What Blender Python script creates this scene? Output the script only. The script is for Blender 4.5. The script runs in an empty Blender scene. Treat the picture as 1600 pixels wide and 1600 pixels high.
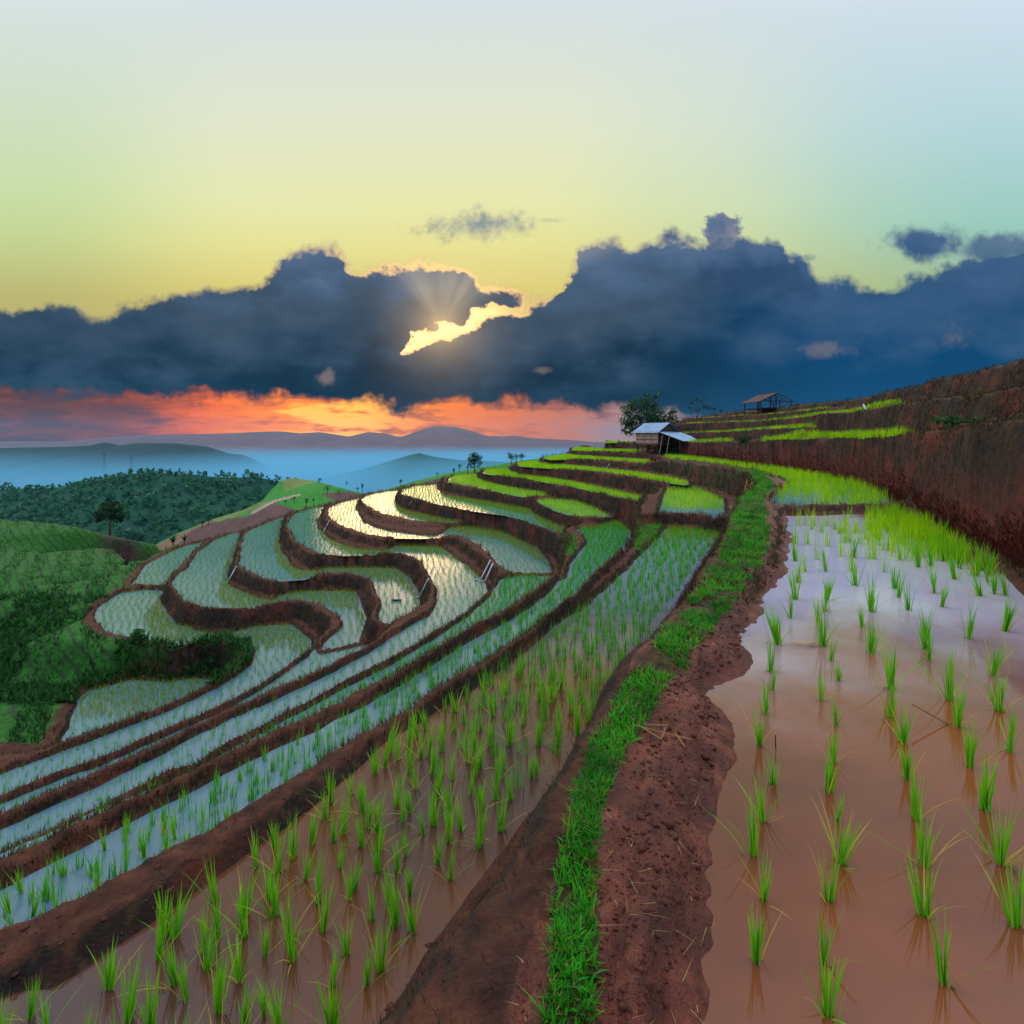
import bpy, bmesh, math, random
import numpy as np
from mathutils import Vector, Matrix
rng = np.random.default_rng(7)
random.seed(7)
SC = bpy.context.scene
COL = SC.collection
R = math.radians

# ------------------------------------------------------------------ camera, light, exposure
EYE, F, HZ = 1.7, 800.0, 685.0            # eye height above the right paddy, focal length in units of the 1600 frame, horizon row
cam_d = bpy.data.cameras.new('camera'); cam = bpy.data.objects.new('camera', cam_d); COL.objects.link(cam)
cam_d.sensor_width = 36; cam_d.lens = 36*F/1600; cam_d.shift_y = -(800-HZ)/1600
cam_d.clip_start = 0.05; cam_d.clip_end = 30000
cam.location = (0, 0, EYE); cam.rotation_euler = (R(90), 0, 0)
SC.camera = cam
SUN_DIR = Vector((-0.20, 1.0, 0.095)).normalized()
sun_d = bpy.data.lights.new('sun', 'SUN'); sun = bpy.data.objects.new('sun', sun_d); COL.objects.link(sun)
sun_d.energy = 0.7; sun_d.angle = R(19); sun_d.color = (1.0, 0.64, 0.28)
sun.rotation_euler = (-SUN_DIR).to_track_quat('-Z', 'Y').to_euler(); sun.location = (0, 0, 40)
vs = SC.view_settings
vs.view_transform = 'Standard'; vs.look = 'None'; vs.exposure = 0.0; vs.gamma = 1.0; vs.use_curve_mapping = False
SC.cycles.use_denoising = True
SC.cycles.max_bounces = 6; SC.cycles.diffuse_bounces = 2; SC.cycles.glossy_bounces = 3
SC.cycles.transmission_bounces = 3; SC.cycles.volume_bounces = 1; SC.cycles.transparent_max_bounces = 4
SC.cycles.sample_clamp_indirect = 4.0

# ------------------------------------------------------------------ node helpers
class NT:
    def __init__(s, tree):
        s.t = tree; s.n = tree.nodes; s.l = tree.links
    def node(s, kind, **kw):
        n = s.n.new(kind)
        for k, v in kw.items(): setattr(n, k, v)
        return n
    def put(s, sock, v):
        if isinstance(v, bpy.types.NodeSocket): s.l.new(v, sock)
        elif v is not None:
            if sock.type == 'RGBA' and not isinstance(v, (int, float)) and len(v) == 3: v = (*v, 1)
            sock.default_value = v
    def m(s, op, a, b=None, c=None, clamp=False):
        n = s.node('ShaderNodeMath', operation=op, use_clamp=clamp)
        for i, v in enumerate((a, b, c)):
            if v is not None: s.put(n.inputs[i], v)
        return n.outputs[0]
    def ss(s, x, a, b, lo=0.0, hi=1.0, kind='SMOOTHSTEP'):
        n = s.node('ShaderNodeMapRange', interpolation_type=kind)
        for i, v in enumerate((x, a, b, lo, hi)): s.put(n.inputs[i], v)
        return n.outputs[0]
    def mix(s, f, a, b, blend='MIX'):
        n = s.node('ShaderNodeMix', data_type='RGBA', blend_type=blend)
        s.put(n.inputs[0], f); s.put(n.inputs[6], a); s.put(n.inputs[7], b)
        return n.outputs[2]
    def comb(s, x, y, z=0.0):
        n = s.node('ShaderNodeCombineXYZ')
        for i, v in enumerate((x, y, z)): s.put(n.inputs[i], v)
        return n.outputs[0]
    def noise(s, vec, scale, detail=4, rough=0.55, dist=0.0, color=False):
        n = s.node('ShaderNodeTexNoise')
        if vec is not None: s.l.new(vec, n.inputs['Vector'])
        n.inputs['Scale'].default_value = scale; n.inputs['Detail'].default_value = detail
        n.inputs['Roughness'].default_value = rough; n.inputs['Distortion'].default_value = dist
        return n.outputs['Color'] if color else n.outputs['Fac']
    def ramp(s, x, stops, interp='LINEAR'):
        n = s.node('ShaderNodeValToRGB'); cr = n.color_ramp; cr.interpolation = interp
        while len(cr.elements) > 1: cr.elements.remove(cr.elements[-1])
        for i, (p, c) in enumerate(stops):
            e = cr.elements[0] if i == 0 else cr.elements.new(p)
            e.position = p; e.color = (*c, 1)
        s.put(n.inputs[0], x); return n.outputs[0]
    def curve(s, x, pts):
        n = s.node('ShaderNodeFloatCurve'); c = n.mapping.curves[0]
        n.mapping.use_clip = False
        pts = sorted(pts)
        c.points[0].location = pts[0]; c.points[1].location = pts[-1]
        for p in pts[1:-1]: c.points.new(*p)
        for p in c.points: p.handle_type = 'VECTOR'
        n.mapping.update(); s.put(n.inputs['Value'], x); return n.outputs[0]

# ------------------------------------------------------------------ sky: a cloud bank over an orange horizon, sun in its gap
world = bpy.data.worlds.new('World'); SC.world = world; world.use_nodes = True
def build_sky():
    w = NT(world.node_tree); w.n.clear()
    out = w.node('ShaderNodeOutputWorld'); bg = w.node('ShaderNodeBackground'); w.l.new(bg.outputs[0], out.inputs[0])
    tc = w.node('ShaderNodeTexCoord'); sep = w.node('ShaderNodeSeparateXYZ'); w.l.new(tc.outputs['Generated'], sep.inputs[0])
    x, y, z = sep.outputs
    az = w.m('ARCTAN2', x, y)
    azc = w.m('MAXIMUM', w.m('MINIMUM', az, 1.15), -1.15)
    u = w.m('TANGENT', azc)                                   # tangent of the bearing from north (+Y)
    hyp = w.m('SQRT', w.m('ADD', w.m('MULTIPLY', x, x), w.m('MULTIPLY', y, y)))
    v = w.m('DIVIDE', w.m('DIVIDE', z, w.m('MAXIMUM', hyp, 0.02)), w.m('COSINE', azc))
    v = w.m('MINIMUM', v, 6.0)
    P = w.comb(u, w.m('MINIMUM', v, 1.6), 0.3)
    n1 = w.noise(P, 3.2, 3, 0.5); n2 = w.noise(P, 11.0, 6, 0.62); n3 = w.noise(P, 42.0, 5, 0.6)
    n4 = w.noise(w.comb(u, w.m('MULTIPLY', w.m('MINIMUM', v, 1.6), 3.2), 2.0), 4.5, 6, 0.6)   # streaky
    n5 = w.noise(w.comb(u, w.m('MULTIPLY', w.m('MINIMUM', v, 1.6), 5.0), 7.0), 9.0, 6, 0.62)
    def off(n, a): return w.m('MULTIPLY', w.m('SUBTRACT', n, 0.5), a)
    u2 = w.m('ADD', u, w.m('ADD', off(n2, 0.075), off(n3, 0.02)))
    vv = w.m('ADD', v, w.m('ADD', off(w.noise(P, 13.0, 5, 0.55), 0.11), off(w.noise(P, 60.0, 4, 0.55), 0.022)))
    def cx(px): return ((px-800)/800+1.3)/2.6
    def cv(py): return (HZ-py)/800
    un = w.m('DIVIDE', w.m('ADD', u2, 1.3), 2.6)
    def top(pts): return w.curve(un, [(cx(a), cv(b)) for a, b in pts])
    ta = top([(-240,500),(40,474),(100,481),(140,488),(180,482),(230,468),(290,461),(330,460),(370,452),(410,440),(425,425),(450,404),(475,391),(500,386),(522,391),(542,408),(553,420),(565,427),(600,429),(630,424),(648,413),(680,414),(720,418),(738,432),(752,446),(775,446),(800,456),(832,464),(845,560),(1840,900)])
    ba = top([(-240,900),(560,900),(628,560),(645,521),(690,503),(740,492),(790,480),(832,465),(850,440),(1840,300)])
    tb = top([(-240,700),(600,560),(640,540),(655,536),(690,523),(740,505),(800,488),(850,470),(878,452),(893,430),(887,420),(905,397),(938,377),(968,385),(985,396),(1003,385),(1030,372),(1060,367),(1085,372),(1098,385),(1110,372),(1170,372),(1198,366),(1222,388),(1226,410),(1250,412),(1292,440),(1340,455),(1380,450),(1420,440),(1460,428),(1500,412),(1560,395),(1840,380)])
    base = top([(-240,612),(100,614),(250,617),(380,613),(440,618),(500,616),(560,629),(650,634),(700,629),(800,624),(850,631),(980,640),(1070,648),(1120,668),(1200,684),(1840,690)])
    def above(t, e=0.013): return w.ss(w.m('SUBTRACT', t, vv), -e, e)
    mA = w.m('MULTIPLY', above(ta), w.ss(w.m('SUBTRACT', vv, ba), -0.008, 0.008))
    mB = above(tb)
    def blob(px, py, rx, ry, soft=0.5, wob=0.9):              # one small separate cloud
        dx = w.m('DIVIDE', w.m('SUBTRACT', u, (px-800)/800), rx/800)
        dy = w.m('DIVIDE', w.m('SUBTRACT', v, cv(py)), ry/800)
        d = w.m('SQRT', w.m('ADD', w.m('MULTIPLY', dx, dx), w.m('MULTIPLY', dy, dy)))
        d = w.m('ADD', d, w.m('ADD', off(n2, wob*3.4), off(n3, wob*1.8)))
        return w.ss(d, 1.0+soft*0.3, 1.0-soft, 0.0, 1.0)
    lobe = blob(1130, 362, 34, 28, 0.25, 0.7)
    far = w.m('MAXIMUM', w.m('MULTIPLY', blob(768, 348, 88, 26, 0.9, 0.9), 0.9), w.m('MAXIMUM', blob(1452, 380, 72, 33, 0.6, 0.45), w.m('MULTIPLY', blob(1560, 390, 80, 28, 0.6, 0.5), 0.9)))
    far = w.m('MAXIMUM', far, w.m('MULTIPLY', blob(1262, 403, 14, 8, 0.9, 1.0), 0.5))
    far = w.m('MAXIMUM', far, w.m('MULTIPLY', blob(850, 344, 45, 6, 1.0, 1.2), 0.35))
    cloud = w.m('MAXIMUM', w.m('MAXIMUM', mA, mB), w.m('MAXIMUM', lobe, far))
    # distance from the sun in the gap
    su, sv = (690-800)/800, cv(510)
    du = w.m('SUBTRACT', u, su); dv = w.m('SUBTRACT', v, sv)
    r = w.m('SQRT', w.m('ADD', w.m('MULTIPLY', du, du), w.m('MULTIPLY', dv, dv)))
    near = w.m('EXPONENT', w.m('MULTIPLY', r, -7.0))
    # clear sky: yellow low, pale above, teal to the right; a little physical sky mixed in
    clear = w.ramp(w.m('MULTIPLY', v, 1.0), [(0.0,(0.80,0.50,0.16)),(0.22,(0.70,0.56,0.14)),(0.30,(0.80,0.68,0.19)),(0.38,(0.88,0.84,0.32)),(0.46,(0.88,0.90,0.46)),(0.62,(0.84,0.88,0.66)),(0.85,(0.74,0.82,0.84)),(1.0,(0.80,0.86,1.0))])
    teal = w.ramp(v, [(0.0,(0.42,0.50,0.22)),(0.30,(0.40,0.56,0.30)),(0.42,(0.36,0.66,0.56)),(0.60,(0.50,0.74,0.78)),(1.0,(0.80,0.86,1.0))])
    clear = w.mix(w.ss(w.m('ADD', u, off(n1, 0.25)), 0.02, 0.95), clear, teal)
    lft = w.ramp(v, [(0.0,(0.5,0.42,0.14)),(0.27,(0.52,0.47,0.15)),(0.40,(0.58,0.72,0.30)),(0.50,(0.62,0.80,0.42)),(1.0,(0.80,0.86,1.0))])
    clear = w.mix(w.ss(u, -0.5, -0.95, 0.0, 0.85), clear, lft)
    ny = w.node('ShaderNodeTexSky', sky_type='NISHITA', sun_disc=False, sun_elevation=R(5.3), sun_rotation=math.atan2(-0.20, 1.0), altitude=1000)
    nys = w.mix(1.0, ny.outputs[0], (0.05, 0.05, 0.05), 'MULTIPLY')
    clear = w.mix(0.10, clear, nys)
    clear = w.mix(w.m('MULTIPLY', near, 0.35), clear, (1.0, 0.78, 0.30))
    # zenith light: unseen overhead sky, brightened to light the ground and water
    clear = w.mix(w.ss(v, 0.8, 1.8), clear, (2.3, 2.35, 2.6))
    # cloud body
    vo = w.node('ShaderNodeTexVoronoi', feature='SMOOTH_F1'); w.l.new(w.comb(w.m('ADD', u, off(n2, 0.12)), w.m('MULTIPLY', w.m('ADD', vv, off(n3, 0.02)), 1.7), 0.7), vo.inputs['Vector'])
    vo.inputs['Scale'].default_value = 7.5; vo.inputs['Smoothness'].default_value = 0.6
    n6 = w.noise(w.comb(w.m('MULTIPLY', u, 1.0), w.m('MULTIPLY', w.m('MINIMUM', v, 1.6), 2.4), 5.0), 6.0, 6, 0.6)
    shade = w.m('ADD', v, w.m('ADD', w.m('ADD', off(n1, 0.22), off(n2, 0.10)), w.m('ADD', off(n6, 0.26), w.m('MULTIPLY', w.m('SUBTRACT', 0.45, vo.outputs['Distance']), 0.11))))
    body = w.ramp(w.m('MULTIPLY', shade, 2.0), [(0.12,(0.003,0.013,0.032)),(0.22,(0.008,0.025,0.052)),(0.34,(0.026,0.054,0.098)),(0.50,(0.050,0.082,0.128)),(0.66,(0.068,0.120,0.210)),(0.85,(0.115,0.175,0.28)),(1.0,(0.19,0.24,0.32))])
    bodyr = w.ramp(w.m('MULTIPLY', shade, 2.0), [(0.10,(0.001,0.045,0.13)),(0.30,(0.001,0.050,0.145)),(0.5,(0.030,0.085,0.19)),(0.72,(0.05,0.11,0.23)),(0.9,(0.09,0.15,0.28))])
    body = w.mix(w.ss(u, 0.15, 0.7), body, bodyr)
    # the darker soft lobe in front of the bank
    dl = w.m('MAXIMUM', blob(1170, 432, 80, 30, 0.8, 0.7), w.m('MULTIPLY', blob(1240, 450, 60, 26, 0.9, 0.7), 0.9))
    body = w.mix(w.m('MULTIPLY', dl, 0.7), body, (0.022, 0.055, 0.13))
    lit = w.m('MULTIPLY', lobe, w.ss(n2, 0.35, 0.7))
    body = w.mix(w.m('MULTIPLY', lit, 0.45), body, (0.5, 0.42, 0.36))
    # small openings that glow pink
    op = w.m('MAXIMUM', w.m('MULTIPLY', blob(510, 588, 13, 12, 1.0, 1.2), 0.4), w.m('MAXIMUM', w.m('MULTIPLY', blob(845, 579, 15, 6, 1.0, 1.0), 0.3), w.m('MULTIPLY', blob(1290, 548, 34, 12, 1.0, 1.2), 0.25)))
    op = w.m('MAXIMUM', op, w.m('MULTIPLY', blob(1492, 522, 30, 22, 1.0, 1.2), 0.3))
    body = w.mix(op, body, (0.42, 0.30, 0.24))
    # beams that fan out of the gap over the cloud
    ang = w.m('ARCTAN2', du, dv)
    beam = w.m('MULTIPLY', w.ss(ang, -0.95, -0.45), w.ss(ang, 1.15, 0.5))
    bn = w.node('ShaderNodeTexNoise', noise_dimensions='1D'); w.put(bn.inputs['W'], w.m('ADD', w.m('MULTIPLY', ang, 1.6), 3.0)); bn.inputs['Scale'].default_value = 2.0; bn.inputs['Detail'].default_value = 1.5
    beam = w.m('MULTIPLY', beam, w.ss(bn.outputs[0], 0.25, 0.75, 0.6, 1.0))
    beam = w.m('MULTIPLY', beam, w.m('EXPONENT', w.m('MULTIPLY', r, -3.6)))
    beam = w.m('MULTIPLY', beam, w.ss(r, 0.0, 0.09))
    b2 = w.m('MULTIPLY', w.m('MULTIPLY', w.ss(ang, 0.86, 0.98), w.ss(ang, 1.20, 1.10)), w.m('MULTIPLY', w.ss(r, 0.18, 0.30), w.ss(r, 0.75, 0.4)))
    body = w.mix(w.m('MULTIPLY', beam, 0.6), body, (0.62, 0.56, 0.44))
    body = w.mix(w.m('MULTIPLY', b2, 0.18), body, (0.6, 0.55, 0.45))
    # lit rims
    mM = w.m('MAXIMUM', mA, mB); edge = w.m('MULTIPLY', w.m('MULTIPLY', mM, w.m('SUBTRACT', 1.0, mM)), 4.0)
    edge = w.m('MULTIPLY', edge, w.m('SUBTRACT', 1.0, far))
    body = w.mix(w.m('MULTIPLY', w.m('MULTIPLY', edge, near), 2.2, clamp=True), body, (1.5, 0.85, 0.34))
    sky = w.mix(cloud, clear, body)
    # burning gap
    g = w.m('MULTIPLY', w.m('SUBTRACT', 1.0, cloud), w.ss(r, 0.20, 0.015))
    low = w.ss(v, cv(455), cv(500))
    g = w.m('MULTIPLY', g, w.m('MULTIPLY', low, w.ss(n2, 0.25, 0.6, 0.45, 1.0)))
    sky = w.mix(g, sky, (2.6, 1.75, 0.75))
    glow = w.m('EXPONENT', w.m('MULTIPLY', r, -24.0))
    sky = w.mix(w.m('MULTIPLY', glow, 0.55), sky, (1.5, 1.0, 0.45))
    # the orange band under the cloud base
    bandn = w.m('ADD', off(n5, 0.8), off(n4, 0.5))
    hot = w.ramp(w.m('ADD', w.ss(u, -0.95, -0.28), bandn), [(0.0,(0.13,0.035,0.016)),(0.30,(0.36,0.060,0.010)),(0.6,(0.98,0.155,0.006)),(0.9,(1.25,0.30,0.008)),(1.0,(1.7,0.66,0.06))])
    cool = w.ramp(w.m('ADD', w.ss(u, -0.22, 0.30), w.m('MULTIPLY', bandn, 0.6)), [(0.0,(1.15,0.26,0.010)),(0.4,(0.88,0.20,0.035)),(0.75,(0.62,0.19,0.10)),(1.0,(0.36,0.25,0.27))])
    orange = w.mix(w.ss(u, -0.32, -0.12), hot, cool)
    orange = w.mix(w.m('MULTIPLY', w.ss(bandn, 0.02, -0.18), 0.6), orange, (0.10, 0.05, 0.06))
    sky = w.mix(w.ss(w.m('SUBTRACT', base, vv), -0.012, 0.018), sky, orange)
    # below the horizon: dull ground bounce
    sky = w.mix(w.ss(v, -0.02, -0.12), sky, (0.16, 0.18, 0.16))
    # behind the photographer: open pale evening sky
    sky = w.mix(w.m('MULTIPLY', w.ss(y, 0.1, -0.35), w.ss(z, -0.05, 0.1)), sky, (0.62, 0.70, 0.86))
    w.l.new(sky, bg.inputs[0]); bg.inputs[1].default_value = 1.0
build_sky()

# ------------------------------------------------------------------ object helpers
def tag(o, label=None, cat=None, group=None, kind=None):
    if label: o['label'] = label
    if cat: o['category'] = cat
    if group: o['group'] = group
    if kind: o['kind'] = kind
    return o
def np_mesh(name, V, faces, smooth=False, attrs=None):
    """faces: list of integer arrays (n,3) or (n,4)"""
    me = bpy.data.meshes.new(name)
    V = np.asarray(V, np.float32)
    me.vertices.add(len(V)); me.vertices.foreach_set('co', V.ravel())
    idx = np.concatenate([np.asarray(f, np.int32).ravel() for f in faces])
    tot = np.concatenate([np.full(len(f), f.shape[1], np.int32) for f in faces])
    st = np.zeros(len(tot), np.int32); st[1:] = np.cumsum(tot)[:-1]
    me.loops.add(len(idx)); me.loops.foreach_set('vertex_index', idx)
    me.polygons.add(len(tot)); me.polygons.foreach_set('loop_start', st); me.polygons.foreach_set('loop_total', tot)
    if smooth: me.polygons.foreach_set('use_smooth', np.ones(len(tot), bool))
    for k, a in (attrs or {}).items():
        a = np.asarray(a, np.float32)
        at = me.attributes.new(k, 'FLOAT' if a.ndim == 1 else 'FLOAT_COLOR', 'POINT')
        if a.ndim == 1: at.data.foreach_set('value', a)
        else: at.data.foreach_set('color', np.concatenate([a, np.ones((len(a), 4-a.shape[1]), np.float32)], 1).ravel())
    me.update(calc_edges=True); me.validate()
    return me
def obj(name, me, mat=None, parent=None, loc=None):
    o = bpy.data.objects.new(name, me); COL.objects.link(o)
    if mat is not None:
        for m_ in (mat if isinstance(mat, (list, tuple)) else [mat]): me.materials.append(m_)
    if parent is not None: o.parent = parent
    if loc is not None: o.location = loc
    return o
def empty(name, loc, rz=0.0):
    o = bpy.data.objects.new(name, None); COL.objects.link(o); o.location = loc; o.rotation_euler = (0, 0, rz)
    o.empty_display_size = 0.2; return o
def copy_tree(o, parent=None):
    c = o.copy(); COL.objects.link(c)
    if parent is not None: c.parent = parent
    for ch in o.children: copy_tree(ch, c)
    return c
class MB:
    """collects boxes, bars, tubes and sheets into one mesh"""
    def __init__(s): s.v = []; s.f = []
    def box(s, c, size, rot=None):
        b = len(s.v); hx, hy, hz = (k/2 for k in size)
        for dz in (-hz, hz):
            for dx, dy in ((-hx,-hy),(hx,-hy),(hx,hy),(-hx,hy)):
                p = Vector((dx, dy, dz))
                if rot is not None: p = rot @ p
                s.v.append(tuple(p+Vector(c)))
        for q in ((0,3,2,1),(4,5,6,7),(0,1,5,4),(1,2,6,5),(2,3,7,6),(3,0,4,7)): s.f.append([b+i for i in q])
        return s
    def tube(s, pts, rad, n=8, cap=True):
        pts = [Vector(p) for p in pts]; rad = rad if isinstance(rad, (list, tuple)) else [rad]*len(pts)
        b = len(s.v)
        for i, p in enumerate(pts):
            d = (pts[min(i+1, len(pts)-1)]-pts[max(i-1, 0)]).normalized()
            a = d.orthogonal().normalized()
            if i and a.dot(pa) < 0: pass
            if i:
                a = (pa-d*pa.dot(d)).normalized()
            pa = a; c = d.cross(a)
            for k in range(n):
                t = 2*math.pi*k/n
                s.v.append(tuple(p+(a*math.cos(t)+c*math.sin(t))*rad[i]))
        for i in range(len(pts)-1):
            for k in range(n):
                k2 = (k+1) % n
                s.f.append([b+i*n+k, b+i*n+k2, b+(i+1)*n+k2, b+(i+1)*n+k])
        if cap:
            s.f.append([b+k for k in range(n)][::-1]); s.f.append([b+(len(pts)-1)*n+k for k in range(n)])
        return s
    def sheet(s, o, ex, ey, nwave, amp, thick=0.012, per=6):
        """corrugated sheet: waves run across ex, ridges lie along ey"""
        o, ex, ey = Vector(o), Vector(ex), Vector(ey); nn = ex.cross(ey).normalized(); b = len(s.v); n = nwave*per
        for lay in (0, 1):
            for j in (0, 1):
                for i in range(n+1):
                    s.v.append(tuple(o+ex*(i/n)+ey*j+nn*(amp*math.sin(2*math.pi*i/per)-lay*thick)))
        st = n+1
        for i in range(n):
            s.f.append([b+i, b+i+1, b+st+i+1, b+st+i]); s.f.append([b+2*st+i, b+3*st+i, b+3*st+i+1, b+2*st+i+1])
            s.f.append([b+i, b+2*st+i, b+2*st+i+1, b+i+1]); s.f.append([b+st+i, b+st+i+1, b+3*st+i+1, b+3*st+i])
        s.f.append([b, b+st, b+3*st, b+2*st]); s.f.append([b+n, b+2*st+n, b+3*st+n, b+st+n])
        return s
    def build(s, name, mat, parent=None, smooth=False):
        me = bpy.data.meshes.new(name); me.from_pydata(s.v, [], s.f); me.update()
        if smooth: me.polygons.foreach_set('use_smooth', [True]*len(me.polygons))
        return obj(name, me, mat, parent)

def vnoise(x, y, seed=0):
    xi = np.floor(x).astype(np.int64); yi = np.floor(y).astype(np.int64); fx = x-xi; fy = y-yi
    fx = fx*fx*(3-2*fx); fy = fy*fy*(3-2*fy)
    def h(a, b):
        n = (a*374761393+b*668265263+seed*1442695041) & 0x7fffffff
        n = ((n ^ (n >> 13))*1274126177) & 0x7fffffff
        return ((n ^ (n >> 16)) & 0xffff)/65535.0
    return (h(xi, yi)*(1-fx)+h(xi+1, yi)*fx)*(1-fy)+(h(xi, yi+1)*(1-fx)+h(xi+1, yi+1)*fx)*fy
def fbm(x, y, octv=4, seed=0, gain=0.5):
    s = 0; a = 1; t = 0
    for o in range(octv):
        s = s+a*(vnoise(x*2**o, y*2**o, seed+o*17)-0.5); t += a; a *= gain
    return s/t*2

# ------------------------------------------------------------------ materials
def mat(name):
    m_ = bpy.data.materials.new(name); m_.use_nodes = True
    t = NT(m_.node_tree); t.n.clear()
    out = t.node('ShaderNodeOutputMaterial')
    return m_, t, out
def pbr(t, out, color, rough=0.7, bump=None, bstr=0.3, bdist=0.02, spec=0.5, metal=0.0):
    b = t.node('ShaderNodeBsdfPrincipled')
    t.put(b.inputs['Base Color'], color); t.put(b.inputs['Roughness'], rough)
    b.inputs['Specular IOR Level'].default_value = spec; b.inputs['Metallic'].default_value = metal
    if bump is not None:
        bn = t.node('ShaderNodeBump'); bn.inputs['Strength'].default_value = bstr; bn.inputs['Distance'].default_value = bdist
        t.l.new(bump, bn.inputs['Height']); t.l.new(bn.outputs[0], b.inputs['Normal'])
    if out is not None: t.l.new(b.outputs[0], out.inputs[0])
    return b
def pos(t): return t.node('ShaderNodeNewGeometry').outputs['Position']
def objco(t): return t.node('ShaderNodeTexCoord').outputs['Object']

def leaf_mat(name, c1, c2, trans=0.45, rough=0.5, dark=None, hue_scale=0.0, dead=None):
    m_, t, out = mat(name)
    at = t.node('ShaderNodeAttribute', attribute_name='shade')
    col = t.mix(at.outputs['Fac'], c1, c2)
    if dead is not None: col = t.mix(t.ss(at.outputs['Fac'], 0.86, 0.93), col, dead)
    if dark is not None:
        n = t.noise(pos(t), hue_scale or 1.0, 3)
        col = t.mix(t.ss(n, 0.4, 0.65), col, dark)
    b = pbr(t, None, col, rough, spec=0.3)
    tr = t.node('ShaderNodeBsdfTranslucent'); t.l.new(t.mix(1.0, col, (1.25, 1.2, 0.6), 'MULTIPLY'), tr.inputs[0])
    mx = t.node('ShaderNodeMixShader'); mx.inputs[0].default_value = trans
    t.l.new(b.outputs[0], mx.inputs[1]); t.l.new(tr.outputs[0], mx.inputs[2]); t.l.new(mx.outputs[0], out.inputs[0])
    return m_
def rgb_noise(name, stops, scale, rough=0.8, detail=5, bstr=0.4, bdist=0.03, local=True, spec=0.3, metal=0.0):
    m_, t, out = mat(name)
    n = t.noise(objco(t) if local else pos(t), scale, detail, 0.6)
    pbr(t, out, t.ramp(n, stops), rough, n, bstr, bdist, spec, metal)
    return m_

M = {}
M['rice'] = leaf_mat('rice_leaf', (0.05,0.38,0.010), (0.30,0.64,0.02), 0.45, dead=(0.50,0.40,0.08))
M['rice_far'] = leaf_mat('young_rice', (0.020,0.24,0.008), (0.13,0.54,0.015), 0.42)
M['rice_reflect'] = leaf_mat('bank_reflection_rice', (0.09,0.17,0.006), (0.36,0.40,0.012), 0.45)  # yellow-olive standing in for the bank mirrored in the ponds
M['rice_dense'] = leaf_mat('dense_rice', (0.14,0.44,0.004), (0.56,0.82,0.010), 0.55, dark=(0.20,0.50,0.006), hue_scale=0.9)
M['weed'] = leaf_mat('verge_grass', (0.005,0.15,0.004), (0.06,0.54,0.010), 0.4, dark=(0.014,0.16,0.006), hue_scale=2.2, dead=(0.30,0.22,0.06))
M['dry'] = leaf_mat('dry_bank_grass', (0.008,0.005,0.004), (0.080,0.048,0.012), 0.2, 0.8)
M['dry_red'] = leaf_mat('red_bank_grass', (0.022,0.005,0.004), (0.15,0.028,0.020), 0.2, 0.8)
M['olive'] = leaf_mat('olive_grass', (0.012,0.022,0.004), (0.075,0.085,0.012), 0.25, 0.8)
M['straw'] = leaf_mat('straw', (0.30,0.17,0.06), (0.50,0.34,0.13), 0.2, 0.7)
M['leaf'] = leaf_mat('tree_leaf', (0.006,0.045,0.016), (0.020,0.10,0.022), 0.3, 0.5)
M['leaf_pale'] = leaf_mat('pale_leaf', (0.03,0.10,0.06), (0.10,0.20,0.13), 0.35, 0.4)
M['leaf_dark'] = leaf_mat('shrub_leaf', (0.006,0.03,0.01), (0.015,0.075,0.015), 0.3, 0.6)
M['leaf_forest'] = leaf_mat('forest_leaf', (0.004,0.055,0.030), (0.045,0.21,0.075), 0.25, 0.7)
M['bush'] = leaf_mat('bush_leaf', (0.003,0.035,0.004), (0.014,0.11,0.009), 0.3, 0.6)
M['bark'] = rgb_noise('bark', [(0.3,(0.035,0.022,0.016)),(0.7,(0.11,0.075,0.055))], 9.0)
M['tin'] = None
def tin():
    m_, t, out = mat('galvanised_roof')
    n = t.noise(objco(t), 2.2, 6, 0.65); n2 = t.noise(objco(t), 14.0, 3)
    col = t.ramp(n, [(0.3,(0.09,0.18,0.30)),(0.55,(0.16,0.28,0.43)),(0.78,(0.26,0.38,0.50))])
    col = t.mix(t.ss(n2, 0.62, 0.75, 0, 0.5), col, (0.20,0.13,0.10))
    pbr(t, out, col, 0.42, n2, 0.1, 0.01, 0.5, 0.25); return m_
M['tin'] = tin()
M['wattle'] = rgb_noise('woven_wall', [(0.3,(0.30,0.14,0.11)),(0.55,(0.52,0.33,0.28)),(0.8,(0.66,0.52,0.48))], 4.0)
M['plank'] = rgb_noise('weathered_plank', [(0.3,(0.07,0.035,0.025)),(0.7,(0.22,0.12,0.08))], 5.0)
M['dark_plank'] = rgb_noise('dark_plank', [(0.3,(0.018,0.012,0.012)),(0.7,(0.06,0.038,0.030))], 5.0)
M['pole'] = rgb_noise('bamboo_pole', [(0.3,(0.24,0.18,0.13)),(0.7,(0.48,0.40,0.32))], 6.0)
M['shed_post'] = rgb_noise('shed_post', [(0.3,(0.012,0.012,0.02)),(0.7,(0.03,0.025,0.03))], 5.0)
M['thatch'] = rgb_noise('old_thatch', [(0.3,(0.035,0.02,0.022)),(0.7,(0.14,0.07,0.06))], 7.0)
M['pipe'] = rgb_noise('plastic_pipe', [(0.3,(0.30,0.36,0.42)),(0.7,(0.48,0.54,0.60))], 12.0, 0.35, 3, 0.05)
M['steel'] = rgb_noise('pylon_steel', [(0.3,(0.06,0.07,0.09)),(0.7,(0.10,0.11,0.13))], 3.0)

# ------------------------------------------------------------------ from photo rows to the ground
def Pz(px, py, z): Y = (EYE-z)*F/(py-HZ); return ((px-800)/F*Y, Y)
def Py(px, py, Y): return ((px-800)/F*Y, Y, EYE-(py-HZ)/F*Y)

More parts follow.
